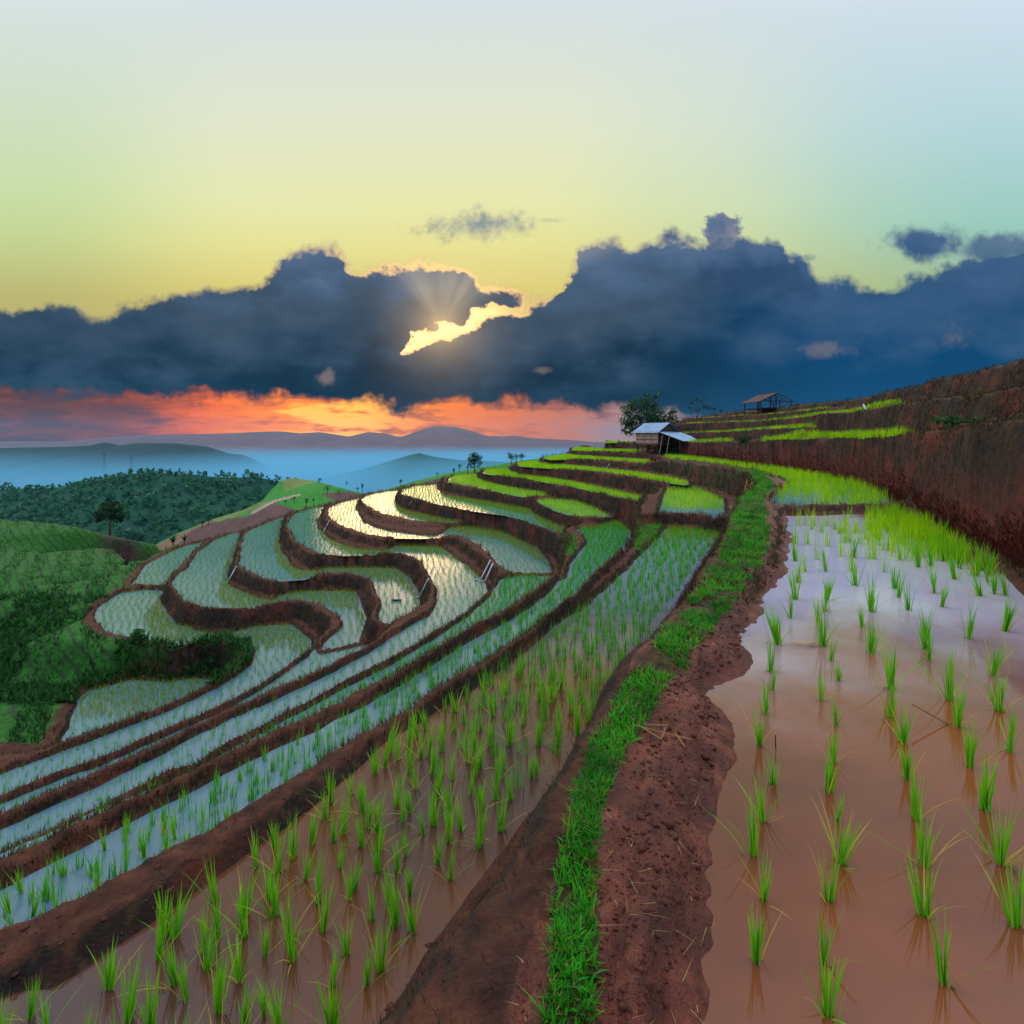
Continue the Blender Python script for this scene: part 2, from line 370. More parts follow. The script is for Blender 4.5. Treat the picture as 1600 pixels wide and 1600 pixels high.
H = dict(L0=1.70, L0b=1.65, PA=2.85, S1=3.25, S2=4.40, S3=5.90, U6=0.55, U5=1.40, U4=2.00, U3=2.55, U2=3.35, U1=4.10, T0b=4.15,
         T1=4.80, T2=5.58, T3=5.82, T4=6.25, T5=6.85, T6=7.40, S5=7.45, T7=8.10, T7b=8.00, T8=9.10)
Z = {k: EYE-h for k, h in H.items()}
BUND = {  # crest lines of the long banks, seen from above: (column, row of the middle, half thickness)
 'A': ([(972,868),(945,895),(910,930),(880,954),(840,984),(790,1020),(740,1048),(692,1072),(640,1110),(600,1138),(560,1166),(520,1192),(470,1226),(430,1252),(380,1285),(300,1340),(200,1402),(100,1465),(0,1525),(-100,1585),(-300,1700)], 14),
 'B': ([(872,898),(858,916),(830,938),(790,962),(740,990),(690,1020),(640,1050),(610,1068),(572,1090),(530,1110),(484,1137),(440,1153),(410,1170),(350,1198),(300,1226),(220,1266),(100,1329),(0,1379),(-100,1429),(-300,1529)], 10),
 'C': ([(782,898),(765,926),(728,960),(680,992),(620,1028),(572,1054),(526,1076),(484,1100),(440,1122),(400,1144),(340,1176),(292,1203),(244,1221),(196,1241),(146,1263),(0,1331),(-100,1381),(-300,1481)], 6),
 'C2': ([(670,957),(645,969),(616,988),(578,1015),(540,1035),(500,1055),(452,1077),(396,1101),(340,1128),(292,1153),(244,1179),(196,1201),(148,1227),(100,1247),(0,1291),(-100,1336),(-300,1425)], 5),
 'D': ([(492,1008),(484,1019),(456,1038),(436,1054),(406,1074),(360,1101),(292,1132),(244,1151),(196,1173),(148,1194),(100,1210),(0,1251),(-100,1293),(-300,1377)], 4.5),
 'E': ([(336,1070),(292,1092),(244,1114),(196,1132),(148,1150),(100,1168),(0,1205),(-100,1243),(-300,1320)], 4.5)}
def near(b, up, ex=1.5):                    # waterline of the pond above the bank
    pts, t = BUND[b]; return [Pz(x, y+t+ex, Z[up]) for x, y in pts]
LIP = {'A': 0.26, 'B': 0.2, 'C': 0.16, 'C2': 0.15, 'D': 0.15, 'E': 0.15}
def crest(b, up):
    pts, t = BUND[b]; return [(*Pz(x, y-t, Z[up]+LIP[b]), Z[up]+LIP[b]) for x, y in pts]
def beyond(b, up, lo):                      # waterline of the pond below, hidden behind the crest
    out = []
    for X, Y, z in crest(b, up):
        run = 0.12+0.42*(z-Z[lo]); out.append((X*(Y+run)/Y, Y+run))
    return out
def px(lv, pts): return [Pz(a, b, Z[lv]) for a, b in pts]

PONDS = {}
PONDS['L0'] = px('L0', [(1222,806),(1290,805),(1340,803),(1400,802),(1452,824),(1522,862),(1605,925),(1730,1045)])+[(4.9,2.0),(5.2,0.2),(-0.2,0.2)]+px('L0', [(1040,1592),(1085,1400),(1104,1266),(1112,1200),(1122,1130),(1108,1106),(1085,1090),(1096,1070),(1135,1050),(1152,1032),(1160,990),(1182,950),(1212,900),(1226,850),(1228,815)])
PONDS['L0b'] = px('L0b', [(1205,788),(1222,796),(1300,795),(1398,793),(1390,783),(1370,770),(1340,757),(1280,745),(1210,733),(1130,722),(1070,714),(1040,712),(1036,716),(1114,726),(1177,736),(1200,742),(1236,758),(1215,772)])
PONDS['PA'] = px('PA', [(1029,804),(1041,765),(1088,763),(1130,781),(1133,807),(1114,812),(1100,806),(1060,804)])
PONDS['S1'] = px('S1', [(1042,827),(1085,829),(1128,836),(1126,842),(1105,872),(1083,900),(1060,935),(1040,976),(1010,1021),(959,1102),(899,1186),(830,1266),(700,1440),(560,1640)])+[(-1.7,2.0),(-2.6,0.2),(-7,0.2),(-5.5,2.2)]+[Pz(a,b,Z['S1']) for a,b in ((100,1540),(200,1470),(300,1400),(400,1325),(480,1266),(528,1226),(560,1195),(600,1163),(640,1135),(680,1112),(752,1066),(784,1044),(820,1020),(844,1000),(880,970),(920,946),(960,910),(1000,870),(1030,840))]
PONDS['S2'] = px('S2', [(899,827),(928,825),(964,814),(984,830),(984,842),(977,850)])+beyond('A','S1','S2')+near('B','S2')[::-1]+px('S2', [(887,904),(893,882),(918,848)])
PONDS['S3'] = px('S3', [(805,901),(860,899.5)])+beyond('B','S2','S3')+near('C','S3')[::-1]+px('S3', [(797,903)])
PONDS['T4'] = px('T4', [(450,824),(448,818),(461,803),(484,795),(506,791),(495,816),(497,825),(515,844),(540,853),(565,859),(590,861),(605,860.5),(620,853),(650,853),(688,855),(700,864),(732,886),(750,900),(758,915)])+beyond('C','S3','T4')[1:]+near('C2','T4')[::-1]+px('T4', [(681,948),(681,918),(671,896),(659,879),(647,871),(629,866),(608,864),(590,867),(565,868),(540,868.5),(506,867.5),(486,859),(461,845),(455,832)])
PONDS['S5'] = px('S5', [(500,1022),(530,1018),(562,1010),(576,1007)])+beyond('C2','T4','S5')[3:]+near('D','S5')[::-1]
PONDS['T7'] = px('T7', [(225,922),(257,923),(250,937),(261,960),(275,974),(310,985),(340,990.5),(352,990.5),(364,988),(400,979),(454,976),(466,985),(488,1002)])+beyond('D','S5','T7')[1:]+near('E','T7')[::-1]+px('T7', [(340,1076),(366,1059),(394,1037),(399,1020),(388,1007),(364,999),(350,997),(316,1003),(289,1010),(244,1004),(190,995),(166,988),(149,969),(152,951),(175,934),(191,926)])
PONDS['T8'] = px('T8', [(109,1138),(124,1092),(140,1078),(175,1071),(199,1063),(268,1064),(310,1060),(334,1064)])+beyond('E','T7','T8')[:6]+px('T8', [(96,1160)])
PONDS['T7b'] = px('T7b', [(205,914),(229,883),(257,867),(292,852),(317,847),(322,847),(298,873),(285,887),(271,897),(261,915)])
PONDS['T6'] = px('T6', [(270,909),(277,899),(296,885),(308,864),(333,845),(360,834),(377,833),(367,861),(355,900),(358,915),(376,924),(407,935),(428,937.5),(448,927),(470,924),(557,924),(565,951),(572,968),(560,998),(560,1004),(530,1012),(500,1016),(512,1002),(530,986),(536,976),(533,965),(506,948),(479,940),(452,939),(432,942),(389,952),(340,952),(319,948),(289,941),(282,934),(270,915)])
PONDS['T5'] = px('T5', [(374,883),(376,860),(380,839),(389,830),(416,818),(443,808),(437,834),(437,857),(446,870),(457,886),(475,892),(495,893),(509,887),(542,887),(587,887),(619,889),(641,904),(656,929),(656,952),(639,969),(619,979),(605,977),(588,971),(594,956),(595,940),(586,922),(579,905),(565,900),(542,896.5),(509,896.5),(497,899),(475,906),(437,908.5),(414,904),(394,895),(376,886)])
PONDS['T3'] = px('T3', [(511,803),(513,794),(527,787),(562,778),(556,793),(559,803),(566,815),(587,825),(610,830),(660,836.5),(686,837),(704,825),(740,823),(776,826),(800,838),(840,857),(856,879),(863,894),(830,895.5),(800,896),(790,893),(770,871),(752,855),(728,841),(704,837),(688,840.5),(660,841.8),(610,841),(576,836.5),(542,825),(520,814)])
PONDS['T2'] = px('T2', [(566,780),(572,774),(600,768),(622,766),(616,778),(620,790),(636,798),(660,803),(700,812),(732,815.5),(700,818),(668,817),(640,813),(606,806),(584,797),(570,788)])
PONDS['T1'] = px('T1', [(626,770),(630,764),(650,759),(684,756.5),(682,764),(694,774),(720,778),(780,787),(828,796),(836,804),(865,818),(886,825),(880,838),(860,829),(820,815),(790,806),(740,799),(714,794),(680,788),(650,780),(630,774)])
PONDS['U1'] = px('U1', [(700,754),(702,748),(714,743),(746,741),(746,748),(780,759),(820,766),(860,771.5),(848,777),(816,777),(780,771),(740,762),(704,756)])
PONDS['T0b'] = px('T0b', [(838,782),(865,781),(899,783),(928,793),(955,808),(932,811),(899,809),(865,798),(842,787)])
PONDS['U2'] = px('U2', [(755,739),(760,735),(795,734),(800,739),(850,746),(900,755),(950,766),(1000,777),(1018,785),(1010,788),(950,775),(900,763),(850,754),(800,746),(760,741)])
PONDS['U3'] = px('U3', [(807,725),(825,723),(842,722.5),(845,725),(875,727.5),(925,732.5),(1000,741),(1049,749),(1078,756),(1070,758.5),(1032,753.6),(1000,748.5),(950,740),(900,735),(850,732),(812,729)])
PONDS['U4'] = px('U4', [(848,716),(885,711),(900,713),(950,716.5),(1000,720),(1018,722),(1010,725.5),(950,720),(900,718),(860,719)])
PONDS['U5'] = px('U5', [(893,704),(900,700),(950,703),(990,704.5),(1002,705.5),(1000,708),(950,706.5),(912,705)])
PONDS['U6'] = px('U6', [(945,692.4),(958,691),(993,690.8),(993,691.9)])

LINES = []   # (points (X,Y,z), bias)
for b, up in (('A','S1'),('B','S2'),('C','S3'),('C2','T4'),('D','S5'),('E','T7')): LINES.append((crest(b, up), -5.0))
# footpath between the right paddy and the long left one
def pz3(pts, z): return [(*Pz(a, b, z), z) for a, b in pts]
PATH = pz3([(990,1592),(1050,1266),(1060,1180),(1065,1110),(1070,1060),(1110,1000),(1150,930),(1190,870),(1207,820),(1197,788)], 0.11)+pz3([(1200,768),(1216,757),(1196,746)], 0.13)
VERGE = [(-0.75,0.4,0.14)]+pz3([(850,1592),(900,1250),(965,1150),(1015,1060),(1052,990),(1088,930),(1112,880),(1140,830),(1165,780),(1190,757),(1172,737),(1110,728),(1040,718)], 0.14)
LINES += [(PATH, -2.0), (VERGE, -6.0)]
GRASS = [(-0.55,0.4,0.14)]+pz3([(880,1592),(898,1330),(914,1250),(936,1200),(965,1150),(985,1110),(1014,1060),(1066,1000),(1098,950),(1138,900),(1163,850),(1174,800),(1172,780),(1196,757),(1180,738),(1112,729),(1042,719)], 0.14)
# right-hand hillside: rims and backs of the upper terraces
def py3(pts): return [Py(*p) for p in pts]
R1 = py3([(1062,691,48.5),(1142,690.5,38),(1165,689,34),(1200,687.5,29),(1300,684,23.3),(1424,680,13.8),(1500,672,10.2),(1600,655,7.4),(1800,610,5.6)])+[(8.2,1.0,2.4)]
R1b = py3([(1070,691,50),(1142,690,40.5),(1200,687,31),(1300,683,25),(1424,678,15.2),(1500,668,11.3),(1600,650,8.2),(1800,600,6.3)])
R2 = py3([(1066,677,52),(1142,674.5,42.5),(1210,670,32),(1275,667,26.5)])
R2b = py3([(1070,677,53.5),(1142,674,44),(1210,669.5,33.5),(1272,666,28)])
R3 = py3([(1072,662,55),(1130,660,48),(1200,658,38),(1260,651,30),(1290,647,27.5),(1350,643,23),(1387,637,20),(1432,631,17.4),(1500,622,13.6),(1600,610,10.4),(1800,560,8)])
R3b = py3([(1075,662,57),(1130,660,50),(1200,657,40),(1260,650,32),(1290,646,29.5),(1350,642,25),(1387,636,21.6),(1432,630,18.8),(1500,620,14.8)])
R4 = py3([(1090,653.5,59),(1150,650,52),(1200,648,43),(1260,642,34.5),(1300,638,31),(1350,635,25.4),(1400,629,20)])
R4b = py3([(1095,653.5,61),(1150,650,54),(1200,647.5,45),(1260,641.5,36.5),(1300,637,33)])
RIDGE = py3([(1085,657,66),(1110,651,63),(1150,644,58),(1200,639.5,49),(1230,637,46),(1260,633,42),(1350,625,31),(1382,619,27.5),(1410,611,25),(1440,607,22.5),(1475,599,20),(1486,592,19.2),(1500,590,18.4),(1550,580,14.5),(1600,568,12.6),(1800,520,9.5)])+[(12.5,1.0,4.2)]
LINES += [(R1, -3.5)]
LINES += [(l, 0.0) for l in (R1b, R2, R2b, R3, R3b, R4, R4b, RIDGE)]
def push(line, dY, dz): return [(X*(Y+dY)/Y, Y+dY, z+dz) for X, Y, z in line]
LINES += [(push(RIDGE, 6, -1.5), 0.0), (push(RIDGE, 25, -12), 0.0)]
# bank from the field strip down to the little high paddy keeps its foot
# outer rim of the spur, then the drop behind it
RIM = []
for lv, pts in (('T7b',[(200,915),(229,882),(257,866),(292,851),(317,846)]),('T6',[(333,844),(377,832)]),('T5',[(389,829),(443,807)]),('T4',[(461,802),(506,790)]),('T3',[(527,786),(562,777)]),('T2',[(572,773),(622,765)]),('T1',[(640,761),(684,755.5)]),('U1',[(702,747),(746,740)]),('U2',[(760,734.5),(795,733)]),('U3',[(807,724.5),(842,722)]),('U4',[(848,715.5),(885,710.5)]),('U5',[(893,703.5),(900,699.5)]),('U6',[(945,692.2),(958,690.9),(993,690.7)])):
    RIM += [(*Pz(a, b, Z[lv]), Z[lv]) for a, b in pts]
LINES += [(push(RIM, 0.3, 0.10), -5.0), (push(RIM, 3.2, -1.7), 0.0), (push(RIM, 12, -7), 0.0), (push(RIM, 45, -26), 0.0)]
LINES += [([(10.6,49.4,0.24),(15.2,48.8,0.24)], 0.0), ([(11.2,53.5,0.3),(15.2,53,0.3)], 0.0), ([(18.5,60,1.4),(19.5,64,1.6)], 0.0), ([(17,75,-1.5),(24,80,-1.0)], 0.0), ([(20,110,-16),(60,110,-12)], 0.0)]
# crop slopes left of the spur
HL = [py3([(-300,800,74),(-100,806,74),(0,812,74),(100,820,75),(172,838,80),(240,852,86)]), py3([(-300,872,60),(0,872,60),(100,866,62),(160,870,60),(225,880,57)]),
      py3([(-300,950,44),(0,950,44),(100,938,45),(190,906,47)]), py3([(-300,1025,33),(0,1020,33),(100,1008,33),(138,985,34.8)]),
      py3([(-300,1090,27),(0,1082,27),(88,1074,27.5)]), py3([(-300,1180,21),(0,1176,21),(60,1160,21.8),(90,1120,23.8)])]
HL = [[(X*0.69, Y*0.69, EYE+(z-EYE)*0.69) for X, Y, z in l] for l in HL]
LINES += [(l, 0.0) for l in HL]
LINES += [(push(HL[0], 14, -7), 0.0), (push(HL[0], 45, -28), 0.0)]
LINES += [(push(HL[0], -6, -2.6)[3:], 0.0)]
LINES += [([(-10,0.6,-4.2),(-16,3,-5.5),(-24,8,-7.5)], 0.0)]

# ------------------------------------------------------------------ terraced hillside: one height field
NU, NV = 940, 640
FOOT = ([0,4,7.7,10,12,13.5,18.3,22,27.5,35.7,45.5,80], [5.2,5.2,6.9,8.2,9.3,10,12.4,13.2,14.1,14.7,15.4,17])   # foot of the right-hand bank
def make_terrain():
    uu = np.linspace(-1.42, 1.42, NU); ww = np.exp(np.linspace(math.log(1.5), math.log(116.0), NV))
    Y = (ww-1.1)[:, None]*np.ones(NU)[None, :]; X = uu[None, :]*(Y+1.1+0.6)
    TYg = Y
    x = X.ravel().astype(np.float32); y = Y.ravel().astype(np.float32); N = len(x)
    D = []; ZF = []; B = []; INS = []
    x0, y0 = x, y
    wa = (0.035+0.0035*np.clip(y, 0, 40)).astype(np.float32)      # slumped, uneven bank edges
    x = (x0+wa*(fbm(x0*0.9, y0*0.9, 3, 301)+0.6*fbm(x0*3.1, y0*3.1, 3, 302))).astype(np.float32)
    y = (y0+wa*(fbm(x0*0.9, y0*0.9, 3, 303)+0.6*fbm(x0*3.1, y0*3.1, 3, 304))).astype(np.float32)
    def segdist(px_, py_, pts, zs, closed):
        best = np.full(len(px_), 1e9, np.float32); bz = np.zeros(len(px_), np.float32)
        n = len(pts)
        for i in range(n if closed else n-1):
            ax, ay = pts[i]; bx, by = pts[(i+1) % n]; dx, dy = bx-ax, by-ay; L = dx*dx+dy*dy+1e-12
            t = np.clip(((px_-ax)*dx+(py_-ay)*dy)/L, 0, 1)
            d = (px_-ax-t*dx)**2+(py_-ay-t*dy)**2
            k = d < best; best[k] = d[k]
            if zs is not None: bz[k] = zs[i]+t[k]*(zs[(i+1) % n]-zs[i])
        return np.sqrt(best), bz
    def inside(px_, py_, pts):
        r = np.zeros(len(px_), bool); n = len(pts)
        for i in range(n):
            ax, ay = pts[i]; bx, by = pts[(i+1) % n]
            if ay == by: continue
            c = ((ay > py_) != (by > py_)) & (px_ < (bx-ax)*(py_-ay)/(by-ay)+ax); r ^= c
        return r
    allf = [(k, np.array(p), None, True, Z[k], {'S1': 2.5, 'PA': 1.5, 'L0b': 1.0}.get(k, 0.0)) for k, p in PONDS.items()]+[(None, np.array([q[:2] for q in l]), np.array([q[2] for q in l]), False, 0, b) for l, b in LINES]
    for k, P, zs, closed, z0, bias in allf:
        lo, hi = P.min(0), P.max(0); mrg = 7.0 if closed else 14.0
        bd = np.sqrt(np.maximum(np.maximum(lo[0]-x, x-hi[0]), 0)**2+np.maximum(np.maximum(lo[1]-y, y-hi[1]), 0)**2)
        sel = np.nonzero(bd < mrg)[0]
        d = (bd+mrg*0.6).astype(np.float32)
        zf = np.full(N, z0 if closed else zs.mean(), np.float32)
        ds, zz = segdist(x[sel], y[sel], P.tolist(), None if closed else zs.tolist(), closed)
        d[sel] = ds
        if not closed: zf[sel] = zz
        if closed:
            ii = np.zeros(N, bool); ii[sel] = inside(x[sel], y[sel], P.tolist()); INS.append((k, ii, d))
            lip = 0.13
            dd = np.where(ii, 0, d); t = np.clip(dd/(0.34 if k == 'L0' else 0.14), 0, 1)
            zf = zf+lip*t*t*(3-2*t)+(0.03 if k == 'L0' else -0.01)
            d = np.where(ii, 1e-3, d)
        D.append(d); ZF.append(zf); B.append(bias)
    D = np.array(D); ZF = np.array(ZF); B = np.array(B, np.float32)
    zref = ZF[np.argmin(D, 0), np.arange(N)]
    lw = -5.0*np.log(D+0.004)+1.5*np.clip(ZF-zref, -1.6, 1.6)+B[:, None]
    lw -= lw.max(0); W = np.exp(lw); z = (W*ZF).sum(0)/W.sum(0)
    dpond = D[:len(PONDS)].min(0); wet = np.zeros(N, bool)
    for k, ii, d in INS:
        t = np.clip(d[ii]/0.3, 0, 1); z[ii] = Z[k]+(0.03 if k == 'L0' else -0.01)-0.17*t; wet |= ii
    zg = z.reshape(NV, NU); k_ = np.clip((8.8-TYg)/2, 0, 1)
    for it in range(8):
        q = zg.copy(); q[1:-1] = 0.25*zg[:-2]+0.5*zg[1:-1]+0.25*zg[2:]; q2 = q.copy(); q2[:, 1:-1] = 0.25*q[:, :-2]+0.5*q[:, 1:-1]+0.25*q[:, 2:]
        zg = zg+(q2-zg)*k_
    z = zg.ravel()
    # beyond the outer rim of the spur and the crest of the crop slope the hill falls away
    sk = [(-900,800,51),(0,812,51),(100,820,51.7),(172,838,55),(240,853,59),(256,860,52)]+[(800+X_/Y_*F, HZ+(EYE-z_)/Y_*F, Y_) for X_, Y_, z_ in RIM if X_/Y_ > -0.675 and X_/Y_ < 0.2]
    sk.sort(); pc = 800+x/y*F; sx, sy_, sY = (np.array(q) for q in zip(*sk))
    yr = np.interp(pc, sx, sY)+0.35; pr = np.interp(pc, sx, sy_)
    lim = EYE-(pr+1-HZ)/F*y-0.22*(y-yr); kk = (y > yr) & (pc < 985) & (dpond > 0.3); z = np.where(kk, np.minimum(z, lim), z)
    # roughness of the earth
    out = (~wet)*np.clip(dpond/0.25, 0.12, 1)
    s = 0.35+np.clip(y/30, 0, 1)*0.65
    z += out*(0.045*fbm(x*1.7, y*1.7, 4, 3)+0.02*fbm(x*7, y*7, 3, 9))*(0.8+s)
    dpath = segdist(x, y, [q[:2] for q in PATH], None, False)[0]; dverge = segdist(x, y, [q[:2] for q in VERGE], None, False)[0]
    dgrass = segdist(x, y, [q[:2] for q in GRASS], None, False)[0]; gw = np.clip(0.042*y-0.035, 0.06, 0.27)
    pl = [q[:2] for q in VERGE]+[q for q in PONDS['L0'][::-1][:19]]
    pl = [q[:2] for q in VERGE[:13]]+PONDS['L0'][-1:-18:-1]
    pathm = (inside(x, y, pl) | (dpath < 0.35)).astype(np.float32)*(y < 21)
    pathm *= np.clip((dgrass-gw*0.7)/(gw*0.8), 0, 1)
    z += (~wet)*np.clip(1-dpath/0.8, 0, 1)*(0.035*fbm(x*6, y*6, 4, 21)+0.02*np.abs(fbm(x*17, y*17, 3, 5)))*np.clip(dpond/0.08, 0.25, 1)
    d0 = [d for k, ii, d in INS if k == 'L0'][0]; sh = np.clip(1-d0/0.38, 0, 1)*np.clip(1-dpath/1.6, 0, 1)
    z += sh*(0.075*fbm(x*2.6, y*2.6, 4, 44)+0.03*fbm(x*11, y*11, 3, 45))
    nearm = np.clip(1.3-y/16, 0, 1)*(~wet)*np.clip(dpond/0.1, 0.2, 1)
    z += nearm*(0.03*fbm(x*6, y*6, 4, 61)+0.022*np.abs(fbm(x*15, y*15, 3, 62)))
    # region colours: path mud, crop green, verge, bare dark slope, red bank
    dh = np.min([segdist(x, y, [q[:2] for q in l], None, False)[0] for l in HL[:4]], 0)
    green = ((y > 15) & (x < -0.60*y) & (dpond > 0.3) & (x < -13)).astype(np.float32)
    green *= np.clip((dpond-0.3)/0.3, 0, 1)
    dark = np.clip(1-np.abs((x/y)+0.75)/0.07, 0, 1)*np.clip(1-np.abs(y-49)/8, 0, 1)
    green = green*(1-np.clip(dark*2.2, 0, 1))
    green2 = np.clip(1.3-dgrass/(gw*1.1), 0, 1)*(y < 45)
    red = np.clip((x-np.interp(y, *FOOT)+0.1)/0.3, 0, 1)*np.clip(1-(z-0.3)/1.0, 0, 1)*(z > 0.02)
    V = np.stack([x0, y0, z], 1)
    i = np.arange((NV-1)*(NU-1)); r_, c_ = i//(NU-1), i % (NU-1); a = r_*NU+c_
    Fq = np.stack([a, a+1, a+NU+1, a+NU], 1)
    me = np_mesh('terraced_hillside', V, [Fq], True, {'path': pathm, 'crop': np.maximum(green, 0), 'verge': green2, 'red': red, 'bare': dark})
    return me, X, Y, z.reshape(NV, NU), wet.reshape(NV, NU), dpond.reshape(NV, NU), (dgrass/gw).reshape(NV, NU), green.reshape(NV, NU), pathm.reshape(NV, NU)

def soil():
    m_, t, out = mat('terrace_soil')
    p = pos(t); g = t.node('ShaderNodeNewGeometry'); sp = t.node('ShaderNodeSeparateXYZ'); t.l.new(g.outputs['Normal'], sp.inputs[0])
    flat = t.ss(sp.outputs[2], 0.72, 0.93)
    def at(n): return t.node('ShaderNodeAttribute', attribute_name=n).outputs['Fac']
    n1 = t.noise(p, 0.9, 5, 0.65); n2 = t.noise(p, 5.0, 6, 0.65); n3 = t.noise(p, 28.0, 5, 0.7)
    mp = t.node('ShaderNodeMapping'); t.l.new(p, mp.inputs[0]); mp.inputs['Scale'].default_value = (9, 9, 1.2)
    n4 = t.noise(mp.outputs[0], 1.0, 4, 0.6)
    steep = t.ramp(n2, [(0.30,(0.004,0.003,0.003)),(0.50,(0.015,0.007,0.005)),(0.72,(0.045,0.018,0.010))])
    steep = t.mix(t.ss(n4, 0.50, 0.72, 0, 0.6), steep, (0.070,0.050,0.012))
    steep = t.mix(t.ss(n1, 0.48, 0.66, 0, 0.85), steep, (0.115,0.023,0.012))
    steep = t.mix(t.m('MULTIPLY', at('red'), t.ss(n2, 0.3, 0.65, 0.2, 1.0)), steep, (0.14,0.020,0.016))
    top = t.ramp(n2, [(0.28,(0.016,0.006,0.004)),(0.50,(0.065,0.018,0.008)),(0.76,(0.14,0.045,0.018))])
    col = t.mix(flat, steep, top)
    mud = t.ramp(n2, [(0.25,(0.030,0.010,0.008)),(0.46,(0.10,0.022,0.011)),(0.60,(0.18,0.043,0.022)),(0.8,(0.27,0.10,0.07))])
    mud = t.mix(t.ss(n3, 0.52, 0.7, 0, 0.6), mud, (0.045,0.020,0.018))
    col = t.mix(at('path'), col, mud)
    col = t.mix(t.m('MULTIPLY', at('verge'), t.ss(n2, 0.35, 0.7, 0, 0.55)), col, (0.018,0.10,0.010))
    rows = t.node('ShaderNodeTexWave', bands_direction='DIAGONAL'); t.l.new(p, rows.inputs[0]); rows.inputs['Scale'].default_value = 0.75; rows.inputs['Distortion'].default_value = 3.0; rows.inputs['Detail'].default_value = 2
    crop = t.mix(t.ss(n2, 0.3, 0.7), (0.005,0.050,0.003), (0.020,0.16,0.007))
    crop = t.mix(t.m('MULTIPLY', t.ss(rows.outputs['Fac'], 0.3, 0.0), 0.7), crop, (0.010,0.030,0.008))
    col = t.mix(at('crop'), col, crop)
    col = t.mix(at('bare'), col, (0.02,0.016,0.024))
    bmp = t.m('ADD', t.m('MULTIPLY', n2, 0.6), t.m('MULTIPLY', n3, 0.4))
    rough = t.m('SUBTRACT', 0.95, t.m('MULTIPLY', at('path'), t.ss(n1, 0.35, 0.6, 0.25, 0.55)))
    pbr(t, out, col, rough, bmp, 1.0, 0.09, 0.4)
    return m_
terr_me, TX, TY, TZ, WET, DP, DV, GRN, PTH = make_terrain()
tag(obj('terraced_hillside', terr_me, soil()), kind='structure')
_rows = np.log(TY[:, 0]+1.1)
def ground_z(X, Y):
    X = np.atleast_1d(np.asarray(X, float)); Y = np.atleast_1d(np.asarray(Y, float))
    v_ = (np.log(Y+1.1)-_rows[0])/(_rows[-1]-_rows[0])*(NV-1); u_ = (X/(Y+1.7)+1.42)/2.84*(NU-1)
    v_ = np.clip(v_, 0, NV-1.001); u_ = np.clip(u_, 0, NU-1.001); a = v_.astype(int); b = u_.astype(int); fa = v_-a; fb = u_-b
    return (TZ[a, b]*(1-fa)+TZ[a+1, b]*fa)*(1-fb)+(TZ[a, b+1]*(1-fa)+TZ[a+1, b+1]*fa)*fb

# ------------------------------------------------------------------ water of the paddies
def water_mat(name, c1, c2, scale, rough=0.05, bstr=0.04, sky_tint=None, y0=0, y1=1, bank_mirror=False, spec=0.5):
    m_, t, out = mat(name)
    p = pos(t); n = t.noise(p, scale, 4, 0.6); rp = t.noise(p, 6.0, 3, 0.6)
    col = t.mix(t.ss(n, 0.35, 0.68), c1, c2)
    if sky_tint:                                    # sky reflection painted pale on the open part, bank reflection left brown
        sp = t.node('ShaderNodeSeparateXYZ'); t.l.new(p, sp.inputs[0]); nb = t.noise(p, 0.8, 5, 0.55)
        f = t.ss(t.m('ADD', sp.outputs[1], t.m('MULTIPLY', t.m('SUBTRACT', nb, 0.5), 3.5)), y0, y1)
        if bank_mirror:
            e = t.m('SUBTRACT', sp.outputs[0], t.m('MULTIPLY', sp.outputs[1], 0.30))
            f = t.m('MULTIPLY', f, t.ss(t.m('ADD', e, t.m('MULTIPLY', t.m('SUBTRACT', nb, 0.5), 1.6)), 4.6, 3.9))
        col = t.mix(f, col, sky_tint)
    b = pbr(t, out, col, rough, rp, bstr, 0.02, spec)
    b.inputs['IOR'].default_value = 1.4
    return m_
M['w_brown'] = water_mat('silty_water_sky_tint', (0.19,0.058,0.018), (0.10,0.036,0.019), 0.45, 0.06, 0.03, (0.36,0.35,0.44), 2.8, 6.0, True)  # far part painted pale lavender as reflected sky
M['w_dark'] = water_mat('peaty_water_sky_tint', (0.11,0.040,0.014), (0.050,0.032,0.034), 0.4, 0.06, 0.03, (0.16,0.20,0.29), 6.0, 13.0)  # upper end painted pale blue as reflected sky
M['w_blue'] = water_mat('clear_water', (0.085,0.172,0.222), (0.062,0.138,0.188), 0.25, 0.18, 0.05, spec=0.9)
